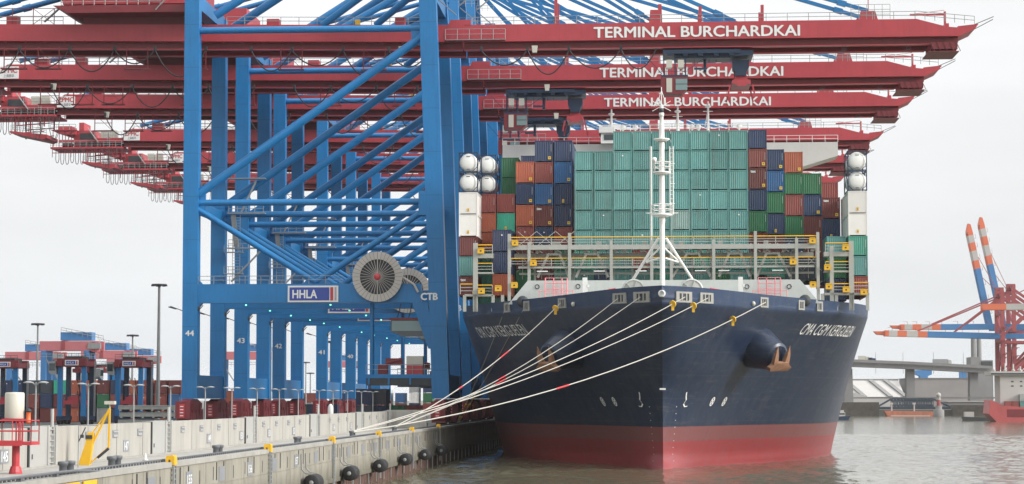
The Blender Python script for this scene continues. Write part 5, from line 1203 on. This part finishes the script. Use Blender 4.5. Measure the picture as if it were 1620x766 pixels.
# straddle carriers
def straddle():
    t = thing('straddle_carrier', 'x', 'straddle carrier', (0,0,0), 0, 'straddle carriers in the yard')
    for y in (-3.0, 3.0):
        for x in (-2.15, 2.15):
            MB().box(x-.42, x+.42, y-.35, y+.35, 1.3, 10.5).build('leg', M['blue' if y < 0 else 'bluedk'], t)  # far legs take a darker blue, their shade put into the colour
    for x in (-2.15, 2.15):
        b = MB(); b.box(x-.4,x+.4,-4.2,4.2,.75,1.5); s = b.build('side_beam', M['bluedk'], t)
        for y in (-3.6,-1.4,1.4,3.6): MB().lathe([(0,-.28),(.5,-.28),(.62,-.2),(.62,.2),(.5,.28),(0,.28)], (x,y,.62), 'x', 14).build('wheel', M['black'], s)
        b = MB(); b.box(x-.5,x+.5,-4.3,4.3,10.5,11.4); b.build('top_beam', M['reddk'], t)
    b = MB(); b.box(-2.7,2.7,-3.6,-2.5,10.4,11.9); b.box(-2.7,2.7,2.5,3.6,10.4,11.9); b.build('cross_beam', M['reddk'], t)
    b = MB(); b.box(-1.5,1.7,-2.4,2.4,11.4,12.3); b.rail((-2.6,-3.6,11.9),(2.6,-3.6,11.9),.9,1.2,.04); b.build('machinery_deck', M['dark'], t)
    b = MB(); b.prism([(-4.0,9.4),(-4.0,11.3),(-2.75,11.5),(-2.75,9.0),(-3.6,9.0)], -4.2, -2.4); c = b.build('cab', M['steel'], t); MB().box(-3.9,-2.85,-4.24,-4.2,9.7,11.0).build('cab_window', M['glass'], c)
    s = MB().box(-1.2,1.3,-3.66,-3.6,10.65,11.6).build('company_sign', M['letter'], t); MB().box(-1.0,.7,-3.68,-3.66,10.8,11.45).build('sign_panel', M['signblue'], s); text('HHLA', .42, M['letter'], s, (-.85,-3.69,10.92), width=1.3); MB().box(.85,1.1,-3.68,-3.66,10.8,11.45).build('sign_stripe', M['signred'], s)
    b = MB(); b.box(-1.6,1.6,-2.8,2.8,3.6,4.3); b.box(-1.3,1.3,-1.0,1.0,4.3,5.0)
    for x in (-1.5,1.5): b.bar((x,-2.8,3.2),(x,-2.8,4.6),.2)
    b.build('spreader', M['red'], t); b = MB()
    for x in (-1.2,1.2): b.tube((x,-1,4.9),(x,-1,10.6),.05,4); 
    b.bar((1.0,-3.0,6.0),(1.7,-3.0,2.0),.16); b.bar((-.6,3,8.5),(.4,3,4),.14); b.build('hoist_rope', M['cable'], t)
    b = MB(); b.bar((2.75,3.2,1.4),(2.75,3.2,11.5),.12); b.bar((2.75,2.4,1.4),(2.75,2.4,11.5),.12)
    for q in range(24): b.bar((2.75,2.4,1.6+q*.41),(2.75,3.2,1.6+q*.41),.05)
    b.build('ladder', M['steel'], t)
    return t
sc0 = straddle()
for i, (px, Y, lab) in enumerate(((14, 400, 'leftmost blue legged straddle carrier, cut by the picture edge'), (120, 382, 'middle blue legged straddle carrier over orange containers'), (211, 392, 'rightmost blue legged straddle carrier near the hatch cover stack'), (150, 470, 'farther straddle carrier half hidden behind the middle one'))):
    o = sc0 if i == 0 else copy_tree(sc0); o.location = (atY(px,640,Y)[0], Y, YZ); o['label'] = lab; o.rotation_euler[2] = (0,.02,-.02,1.2)[i]
# automatic stacking cranes far in the yard
def stacker():
    t = thing('stacking_crane', 'x', 'gantry crane', (0,0,0), 0, 'stacking cranes in the far yard')
    MB().box(-4.2,4.2,-2,2,17.6,19.5).build('machinery_box', M['farblue'], t)
    b = MB(); b.box(-9.5,6.5,-3.2,-2.2,15.2,17.4); b.box(-9.5,6.5,2.2,3.2,15.2,17.4); b.build('girder', M['pinkred'], t)
    b = MB(); b.box(-3.6,-2.6,-3.3,3.3,15.4,17.5); b.box(4.6,5.6,-3.3,3.3,14.9,17.2); b.build('end_carriage', M['farred'], t)
    for x in (-8.4, 3.2):
        for y in (-2.8, 2.8): MB().box(x-.7,x+.7,y-.5,y+.5,0,15.2).build('leg', M['farblue'], t)
    b = MB(); b.rail((-4,-2.2,19.5),(7.5,-2.2,17.5),1.1,1.5,.06); b.box(3.6,7.0,-3.4,-2.6,15.6,17.0); b.bar((-8.4,-2.8,14),(-3,-2.8,7),.3); b.bar((3.2,-2.8,14),(8.5,-2.8,5),.3); b.rail((-9.5,-3.3,13.2),(6.5,-3.3,13.2),1.2,2,.06); b.build('walkway', M['steel'], t)
    return t
M['pinkred'] = mat('faded_red_paint', (.50,.16,.17), .6, .08, .3)
st0 = stacker()
for i, (px, top, Y, lab) in enumerate(((123.5,526,560,'nearest and tallest stacking crane with a blue box, above the middle straddle carrier'), (66,545,590,'stacking crane with a blue box left of the tallest one'), (181,543,640,'stacking crane with a blue box between middle and right straddle carriers'),
                                 (220,552,660,'stacking crane with a blue box above the rightmost straddle carrier'), (396,545,680,'stacking crane with a blue box seen between the first crane legs'), (545,562,820,'distant stacking crane seen between the fourth and fifth crane numbers'))):
    o = st0 if i == 0 else copy_tree(st0); X, Z = atY(px, top, Y); o.location = (X, Y, YZ); o['label'] = lab
    s = (Z-YZ)/19.5; o.scale = (1, 1, s)
def mast(px, top, Y, lab, r=.32):
    X, Z = atY(px, top, Y); t = thing('light_mast', lab, 'light mast', (X, Y, YZ), 0, 'tall light masts in the yard'); h = Z-YZ
    MB().tube((0,0,0),(0,0,h), r, 10, r2=r*.55).build('pole', M['steel'], t)
    b = MB(); b.lathe([(.2,-.5),(.5,-.3),(1.5,-.15),(1.5,.05),(0,.15)], (0,0,h), n=14)
    for k in range(6): a = k*math.pi/3; b.box(1.25*math.cos(a)-.28,1.25*math.cos(a)+.28,1.25*math.sin(a)-.2,1.25*math.sin(a)+.2,h-.38,h-.15)
    b.build('lamp_ring', M['darkgrey'], t)
mast(252, 450, 400, 'tallest grey light mast just left of the frontmost crane', .42); mast(60, 512, 470, 'grey light mast above the leftmost stacking crane'); mast(210, 530, 520, 'grey light mast above the rightmost stacking crane')
mast(428, 470, 420, 'brown grey light mast between the second and third crane legs', .4); mast(484, 573, 760, 'distant light mast seen between third and fourth cranes'); mast(491, 590, 820, 'smaller distant light mast right of the one between third and fourth cranes', .3); mast(523, 540, 520, 'light mast seen right of the fourth crane number', .3); mast(22, 572, 760, 'distant light mast at the left picture edge')
# ================================================================ FAR BANK ON THE RIGHT
def fx(px, Y): return atY(px, 640, Y)[0]
def fz(py, Y): return atY(1480, py, Y)[1]
# motorway viaduct
Yv = 1250
v = thing('viaduct', 'long grey concrete road viaduct on tall piers across the far bank', 'bridge', (fx(1440,Yv), Yv, 3))
o_ = Vector(v.location)
P = [(fx(1150,Yv+30), fz(562,Yv)), (fx(1340,Yv), fz(571,Yv)), (fx(1440,Yv), fz(575,Yv)), (fx(1566,Yv), fz(582,Yv))]
b = MB()
for (x0,z0),(x1,z1) in zip(P[:-1],P[1:]):
    b.prism([(x0-o_.x,z0-3-o_.z+3),(x1-o_.x,z1-o_.z),(x1-o_.x,z1-3.2-o_.z),(x0-o_.x,z0-3.4-o_.z)] if False else [(x0-o_.x,z0-o_.z),(x1-o_.x,z1-o_.z),(x1-o_.x,z1-3.3-o_.z),(x0-o_.x,z0-3.3-o_.z)], -8, 8)
    b.prism([(x0-o_.x,z0+.9-o_.z),(x1-o_.x,z1+.9-o_.z),(x1-o_.x,z1-.7-o_.z),(x0-o_.x,z0-.7-o_.z)], -9.5, -8.9)
b.build('deck', M['fargrey'], v)
for px in (1342, 1440, 1540):
    x = fx(px,Yv)-o_.x; zt2 = fz(586,Yv)-o_.z+1; b = MB(); b.taper((x,0,0),(x,0,zt2), 5.4, 9, 4.4, 8); b.build('pier', M['fargrey'], v)
b = MB()
for px in (1384, 1427, 1475, 1522): x = fx(px,Yv)-o_.x; b.tube((x,-8,20),(x,-8,fz(558,Yv)-o_.z),.14,5)
b.build('lamp_post', M['steel'], v)
def truck(px, py, ln, h, m_, lab, cabc=None, name='truck', cat='truck'):
    X = fx(px,Yv-4); z = fz(py,Yv-4); t = thing(name, lab, cat, (X, Yv-5, z))
    MB().box(-ln/2, ln/2, -1.2, 1.2, .9, h).build('cargo_box', m_, t)
    b = MB(); b.prism([(ln/2+.2,.5),(ln/2+2.2,.5),(ln/2+2.2,1.8),(ln/2+1.9,h*.85),(ln/2+.2,h*.9)], -1.2, 1.2); b.build('cab', cabc or m_, t)
    for x in (-ln/2+1, -ln/2+2.2, ln/2+1.2): MB().lathe([(0,-1.25),(.5,-1.25),(.5,1.25),(0,1.25)], (x,0,.5), 'y', 10).build('wheel', M['black'], t)
truck(1364,573,4.0,3.6,M['cream'],'yellow box truck driving on the viaduct near the ship side'); truck(1377,574,2.4,3.0,M['bluedk'],'small blue van on the viaduct behind the yellow truck',None,'van','van'); truck(1488,579,8.5,3.9,M['steel'],'long grey lorry on the viaduct right of the middle pier',M['farwhite'])
# buildings
def building(name, lab, cat, parts, loc): 
    t = thing(name, lab, cat, loc); return t
t = thing('hall', 'white sloping roofed hall with grey ribs on the far bank', 'hall', (fx(1390,1330), 1330, 3)); x0, x1 = fx(1340,1330)-t.location.x, fx(1432,1330)-t.location.x; zt2, zb2 = fz(601,1330)-3, fz(628,1330)-3
b = MB(); b.add([(x0,0,zb2),(x1,0,zb2),(x1,34,zt2),(x0,34,zt2)], [(0,1,2,3)]); b.box(x0,x1,34,60,0,zt2-.05); b.box(x0,x1,.3,34,0,.9*zb2); b.build('roof', M['farwhite'], t)
b = MB()
for px in (1345,1386,1410): x = fx(px,1330)-t.location.x; b.bar((x,33,zt2+.3),(x+9,-.5,zb2+.3),3.0,.5)
b.box(x0,x1,33.6,34.6,zt2-.2,zt2+.9); b.build('rib', M['fargrey'], t)
b = MB(); b.add([(x0-6,-14,0),(x0+24,-14,0),(x0-6,-14,12)], [(0,1,2)]); b.prism([(x0-8,12),(x0-8,0),(x0+26,0),(x0+8,8)], -16, -14); b.build('annex', M['farwhite'], t)
t = thing('warehouse', 'long grey warehouse with a flat roof and small tower on the far bank', 'warehouse', (fx(1490,1350), 1350, 3)); x0, x1 = fx(1438,1350)-t.location.x, fx(1545,1350)-t.location.x
MB().box(x0,x1,0,50,0,fz(599,1350)-3).build('wall', mat('warehouse_wall', (.27,.25,.24), .9, .12, .08), t); b = MB(); b.box(x0-.5,x1+.5,-.5,50.5,fz(599,1350)-3,fz(598,1350)-3)
b.build('roof', M['fargrey'], t); b = MB(); xx = fx(1464,1350)-t.location.x; z = fz(598,1350)-3; b.prism([(xx-2.5,z),(xx+2.5,z),(xx+2.5,z+1.2),(xx+5,z+2.2),(xx+5,z+5),(xx-5,z+5),(xx-5,z+2.2),(xx-2.5,z+1.2)], 5, 13); b.build('roof_tower', M['farblue'], t)
t = thing('silo_block', 'tall pale concrete silo block with two chimneys behind the viaduct', 'building', (fx(1550,1420), 1420, 3)); X0 = t.location.x
b = MB(); b.box(fx(1537,1420)-X0, fx(1552,1420)-X0, 0, 20, 0, fz(565,1420)-3); b.box(fx(1552,1420)-X0, fx(1572,1420)-X0, 0, 24, 0, fz(570,1420)-3); b.box(fx(1525,1420)-X0, fx(1568,1420)-X0, -3, 18, 0, fz(588,1420)-3); b.build('wall', M['fargrey'], t)
for px in (1545, 1554): x = fx(px,1420)-X0; MB().tube((x,10,0),(x,10,fz(531,1420)-3), 1.9, 12, r2=1.6).build('chimney', M['fargrey'], t)
MB().box(fx(1553,1420)-X0, fx(1571,1420)-X0, -.4, 0, fz(579,1420)-3, fz(572,1420)-3).build('window', M['dark'], t)
b = MB()
for px in (1519,1525): x = fx(px,1420)-X0; b.box(x-1.1,x+1.1,-6,-4,0,fz(589,1420)-3)
b.build('elevator_shaft', M['farblue'], t)
# truss bridge over the side basin
t = thing('truss_bridge', 'low dark blue steel truss bridge at the waterline', 'bridge', (fx(1430,1120), 1120, 1)); X0 = t.location.x
x0, x1 = fx(1386,1120)-X0, fx(1506,1120)-X0; zb2, zt2 = fz(645,1120)-1, fz(631,1120)-1; m_ = mat('truss_blue_paint', (.045,.07,.10), .6, .2, .3)
b = MB(); xa, xb = x0+8, x1-10
for y in (-3,3):
    b.bar((xa,y,zt2),(xb,y,zt2),.7); b.bar((x0,y,zb2),(x1,y,zb2),.9); n_ = 12
    for i in range(n_+1):
        u = xa+(xb-xa)*i/n_; b.bar((u,y,zb2),(u,y,zt2),.4)
        if i < n_: b.bar((u,y,zb2),(u+(xb-xa)/n_,y,zt2),.35); b.bar((u,y,zt2),(u+(xb-xa)/n_,y,zb2),.35)
    b.bar((x0,y,zb2),(xa,y,zt2),.6); b.bar((xb,y,zt2),(x1,y,zb2),.6)
b.box(x0,x1,-3,3,zb2-.8,zb2); b.build('truss', m_, t); b = MB(); b.box(x0-28,x0,-4,4,-1.5,zb2-1); b.box(x1,x1+16,-4,4,-1.5,zb2); b.build('abutment', M['fargrey'], t)
MB().box(x0-28,x1+30,-1.6,1.6,zt2+.1,zt2+.8).build('pipe_deck', M['fargrey'], t)
# quays and rows at the waterline
b = MB(); 
t = tag(MB().box(fx(1330,1088), fx(1388,1088), 1080, 1092, -.8, 6.8).box(fx(1506,1088), fx(1700,1088), 1082, 1092, -.8, 5.4).build('bank_wall', mat('bank_wall_timber', (.09,.08,.07), .9, .3, .4, streak=.5)), 'dark timber bank wall along the far waterline', 'quay wall')
t = thing('barge', 'long orange red barge moored below the truss bridge', 'barge', (fx(1437,1060), 1060, 0)); L_ = fx(1476,1060)-fx(1398,1060)
MB().prism([(-L_/2,2.6),(L_/2,2.2),(L_/2-1,-.4),(-L_/2+1.5,-.4)], -4, 4).build('hull', mat('barge_faded_orange', (.42,.15,.09), .7, .25, .3, streak=.5), t); MB().box(-L_/2+3, L_/2-2, -4.2, 4.2, .0, .35).build('waterline_band', M['farwhite'], t)
for px, lab in ((1414,'left of the two small white harbour lights by the barge'),(1450,'right of the two small white harbour lights by the barge')):
    X0 = fx(px,1055); t = thing('harbour_light', 'small white post, '+lab, 'beacon', (X0,1064.5,2.3), 0, 'harbour lights along the far barge'); MB().tube((0,0,0),(0,0,3.4),.35,8).build('post', M['farwhite'], t); MB().box(-.7,.7,-.5,.5,3.4,4.3).build('lamp', M['farwhite'], t)
t = thing('lighthouse', 'small white and red beacon tower on a dark pile at the far basin mouth', 'lighthouse', (fx(1485,1040), 1040, 0))
MB().lathe([(2.6,-.8),(2.6,3.0),(1.6,3.4),(1.5,5.2)], n=12).build('base', M['fargrey'], t); b = MB(); b.lathe([(1.0,5.2),(.9,8.0)], n=12, m=1); b.lathe([(.95,8.0),(.9,9.6),(1.2,9.8),(1.0,11.0),(0,11.6)], n=12); b.build('tower', [M['farwhite'], M['farred']], t)
t = thing('harbour_launch', 'small white and blue launch just right of the ship hull', 'boat', (fx(1331,860), 860, 0))
MB().prism([(-2.6,1.3),(3.4,1.7),(2.6,-.3),(-2.4,-.3)], -1.6, 1.6).build('hull', M['bluedk'], t); b = MB(); b.box(-1.8,1.4,-1.2,1.2,1.4,3.0); b.box(-.8,.9,-1,1,3.0,3.9); b.build('cabin', M['farwhite'], t); MB().box(-1.6,1.2,-1.24,-1.2,2.1,2.7).build('cabin_window', M['glass'], t)
# red cargo ship
t = thing('cargo_ship', 'red hulled cargo ship with white superstructure, cut by the right picture edge', 'ship', (fx(1562,800), 800, 0)); X0 = t.location.x; Yc = 800
hz = fz(642,Yc); b = MB(); b.prism([(0,hz+2.2),(5,hz),(24,hz-1.2),(28,hz+2.5),(46,hz+2.5),(46,-.5),(2.6,-.5),(-.6,hz*.5)], -7, 7); b.build('hull', mat('red_ship_hull', (.42,.08,.08), .5, .15, .2, streak=.4), t)
b = MB(); b.box(6,23,-7.05,-6.8,hz-4.2,hz-1.3); b.build('hull_recess', M['reddk'], t)
b = MB(); b.box(4.0,26,-5,8,hz-1,fz(594,Yc)); b.box(0.5,40,-6,9,fz(594,Yc),fz(588,Yc)); sup = b.build('superstructure', M['farwhite'], t); MB().box(.6,39,-6.1,-6,fz(593,Yc),fz(590.5,Yc)).build('bridge_window', M['glass'], sup)
b = MB()
for px, tp in ((1573,584),(1591,575),(1604,576),(1615,580)): x = fx(px,Yc)-X0; b.tube((x,0,fz(588,Yc)),(x,0,fz(tp,Yc)),.3,6); b.lathe([(0,-.6),(.8,0),(0,.6)],(x,0,fz(586,Yc)),n=8)
b.build('mast', M['farwhite'], sup); b = MB()
for k in range(6): b.box(8+k*3.2,8.9+k*3.2,-5.06,-5,fz(605,Yc),fz(603,Yc)); b.box(8+k*3.2,8.9+k*3.2,-5.06,-5,fz(612,Yc),fz(610,Yc))
b.build('window', M['dark'], sup)
dz = hz-.9
for (dx, k, c_, nm) in ((6.6,0,'red','first red box behind the bow'),(9.2,0,'red','second red box behind the bow'),(12,1,'grey','grey box on the upper row'),(12,0,'teal','teal box on the lower row'),(14.8,0,'teal','second teal box on the lower row'),(17.6,0,'brown','brown box on the lower row'),(17.6,1,'brown','brown box on the upper row')):
    container(c_, 2.591, (X0+dx, Yc-5.9, dz+k*2.61), f'small {c_} container on the red ship deck, {nm}', 'containers on the red ship', ln=6.058) if False else container(c_, 2.591, (X0+dx, Yc-6.9, dz+k*2.61), f'small {c_} container on the red ship, {nm}', 'containers on the red ship', ln=1.8)
t = thing('workboat', 'dark low workboat moored ahead of the red ship', 'boat', (fx(1546,830), 830, 0)); MB().prism([(-6,1.6),(6,1.2),(5.2,-.4),(-5.2,-.4)], -2, 2).build('hull', M['dark'], t); MB().box(-5,-1.5,-1.5,1.5,1.4,3.4).build('cabin', M['farwhite'], t)
t = thing('low_hall', 'long low grey shed along the far bank below the viaduct', 'building', (fx(1530,1180), 1180, 3)); X0 = t.location.x; b = MB(); b.box(fx(1500,1180)-X0, fx(1570,1180)-X0, 0, 20, 0, fz(636,1180)-3); b.build('wall', M['fargrey'], t); MB().box(fx(1500,1180)-X0-.5, fx(1570,1180)-X0+.5, -.5, 20.5, fz(636,1180)-3, fz(634.5,1180)-3).build('roof', M['farwhite'], t)
# far red, white and blue quay cranes
M['fororange'] = mat('boom_orange_paint', (.62,.15,.07), .6, .06, .2)
def boom_piece(b, p, q, w_, segs, n_=None):
    p, q = Vector(p), Vector(q); u = 0
    for frac, mi in segs: b.bar(p.lerp(q,u), p.lerp(q,u+frac), w_*.9, w_, mi); u += frac
def far_crane(tip, root, Y, lab, up=False, zg=3.5, legs=(2,26)):
    rx, rz_ = root; t = thing('far_quay_crane', lab, 'crane', (rx, Y, zg), 0, 'quay cranes on the far bank')
    mats = [M['farblue'], M['fororange'], M['farwhite']]; R0 = (0,0,rz_-zg); T0 = (tip[0]-rx,0,tip[1]-zg)
    segs = [(.62,0),(.085,1),(.10,2),(.085,1),(.075,2),(.035,1)]
    b = MB()
    for y in (-2.5,2.5): boom_piece(b, (R0[0],y,R0[2]), (T0[0],y,T0[2]), 2.7, segs)
    bm = b.build('boom', mats, t); b = MB(); d = (Vector(T0)-Vector(R0)).normalized(); b.prism([(T0[0],T0[2]-.9),(T0[0],T0[2]+.9),(T0[0]-(0 if up else 5),T0[2]+(4 if up else .9)),(T0[0]-(0 if up else 3.5),T0[2]+(3 if up else -.6))] if not up else [(T0[0]-1.6,T0[2]),(T0[0]+1.6,T0[2]),(T0[0]+.5,T0[2]+4),(T0[0]-.6,T0[2]+4.5)], -2.5, 2.5); b.build('boom_tip', M['fororange'], bm)
    b = MB(); nrm = Vector((-d.z,0,d.x)); nrm = nrm if (nrm.x > 0 if up else nrm.z > 0) else -nrm
    for u in (.15,.3,.45,.6,.72,.84,.93):
        P_ = Vector(R0).lerp(Vector(T0),u)+nrm*1.3; b.bar(P_, P_+nrm*1.6, .14); b.bar(P_+nrm*1.5, P_+nrm*1.5+d*2.2, .12)
    b.build('walkway', M['farred'], bm)
    zp = rz_-zg
    for x in legs:
        for y in (-8,8): b = MB(); b.bar((x,y,0),(x,y,zp+ (20 if x == legs[0] else 4)),1.9,1.6); b.build('leg', M['farred'], t)
    b = MB()
    for y in (-8,8):
        b.bar((legs[0],y,12),(legs[1],y,12),1.6,1.8); b.bar((legs[0],y,14),(legs[1],y,zp-2),1.2,1.2); b.bar((legs[0],y,zp+18),(legs[1],y,zp+1),1.2,1.2); b.bar((legs[0],y,zp-3),(legs[1],y,zp-3),1.2,1.2)
    b.bar((legs[0],-8,zp-2),(legs[0],8,14),.8,.8); b.bar((legs[1],-8,12),(legs[1],8,zp-3),.8,.8); b.bar((legs[0]+9,-8,zp+9),(legs[0],-8,zp),.8); b.bar((legs[0],-8,zp+10),(legs[0],8,zp+10),1.0); b.bar((legs[0],-8,zp),(legs[0],8,zp+10),.7)
    for q in range(6): b.bar((legs[0]-1.5,-9.2,4+q*6),(legs[0]+1.5,-9.2,8+q*6),.4); b.bar((legs[0]-2,-9.4,8+q*6),(legs[0]+2.5,-9.4,8+q*6),.3)
    b.bar((legs[0],-8,12),(legs[0],8,12),1.4,1.6); b.bar((legs[0],-8,zp+19),(legs[0],8,zp+19),1.4,1.6); b.bar((legs[0]-2,0,zp+19.5),(legs[0]+2,0,zp+19.5),4,3); b.bar((legs[0],-8,zp-2),(legs[0],8,zp-2),1.4,1.6); b.build('brace', M['farred'], t)
    b = MB(); 
    for y in (-2.5,2.5): b.bar((0,y,zp),(legs[1]+16,y,zp),1.6,2.4)
    b.build('girder', M['farblue'], t); MB().box(legs[1]-4,legs[1]+12,-5,5,zp+1.3,zp+7).build('machinery_house', M['farred'], t)
    b = MB()
    if not up:
        for u in (.38,.72): P_ = Vector(R0).lerp(Vector(T0),u); b.bar((legs[0],-2.5,zp+18),(P_.x,-2.5,P_.z+1),.55); b.bar((legs[0],2.5,zp+18),(P_.x,2.5,P_.z+1),.55)
    else:
        for u in (.55,.8): P_ = Vector(R0).lerp(Vector(T0),u); b.tube((legs[0],0,zp+18),(P_.x+1,0,P_.z),.16,4)
    b.build('stay', M['farred'], t)
def pz(px, py, Y): return atY(px, py, Y)
far_crane(pz(1399,527.5,1000), pz(1575,532,1000), 1000, 'far quay crane with the lowest and longest lowered blue boom', legs=(2,24))
far_crane(pz(1424,518,1060), pz(1590,517,1060), 1060, 'far quay crane with lowered blue boom just above the lowest one', legs=(3,27))
far_crane(pz(1533,368,1100), pz(1566,520,1100), 1100, 'far quay crane with the left one of two raised booms', True, legs=(5,28))
far_crane(pz(1552,357,1150), pz(1588,520,1150), 1150, 'far quay crane with the right one of two raised booms', True, legs=(4,28))
Y5 = 900; t5 = pz(1553,486,Y5)
t = thing('far_quay_crane', 'far quay crane boom banded orange and white before the raised booms', 'crane', (t5[0]+24, Y5, 3.5), 0, 'quay cranes on the far bank')
b = MB(); zz = t5[1]-3.5
for y in (-2.3,2.3): boom_piece(b, (24,y,zz),(-24,y,zz), 2.5, [(.22,0),(.12,1),(.12,2),(.14,1),(.2,2),(.2,1)])
b.build('boom', [M['farblue'],M['fororange'],M['farwhite']], t)
for x in (10,30):
    for y in (-8,8): MB().box(x-.9,x+.9,y-.8,y+.8,0,zz+(16 if x < 20 else 3)).build('leg', M['farred'], t)
b = MB()
for y in (-8,8): b.bar((10,y,zz+15),(30,y,zz),1.1); b.bar((10,y,10),(30,y,10),1.4); b.bar((10,y,12),(30,y,zz-2),1.1); b.bar((10,y,zz-1),(30,y,zz-1),1.2)
b.bar((10,-8,zz+15),(10,8,zz+15),1.3); b.bar((10,-2,zz+15),(-18,-2,zz+1.5),.4); b.bar((10,-8,zz-2),(10,8,zz-2),1.3); b.build('brace', M['farred'], t)
# ================================================================ HAZE
hz_m = bpy.data.materials.new('haze_air'); hz_m.use_nodes = True; tt = hz_m.node_tree; tt.nodes.clear(); oo = tt.nodes.new('ShaderNodeOutputMaterial'); pv = tt.nodes.new('ShaderNodeVolumePrincipled')
pv.inputs['Color'].default_value = (.93,.95,.97,1); pv.inputs['Density'].default_value = .00004; pv.inputs['Anisotropy'].default_value = .0
tt.links.new(pv.outputs[0], oo.inputs['Volume'])
tag(MB().box(-7400, 7400, -160, 9900, -2.6, 112).build('haze', hz_m), 'pale harbour haze', kind='stuff')
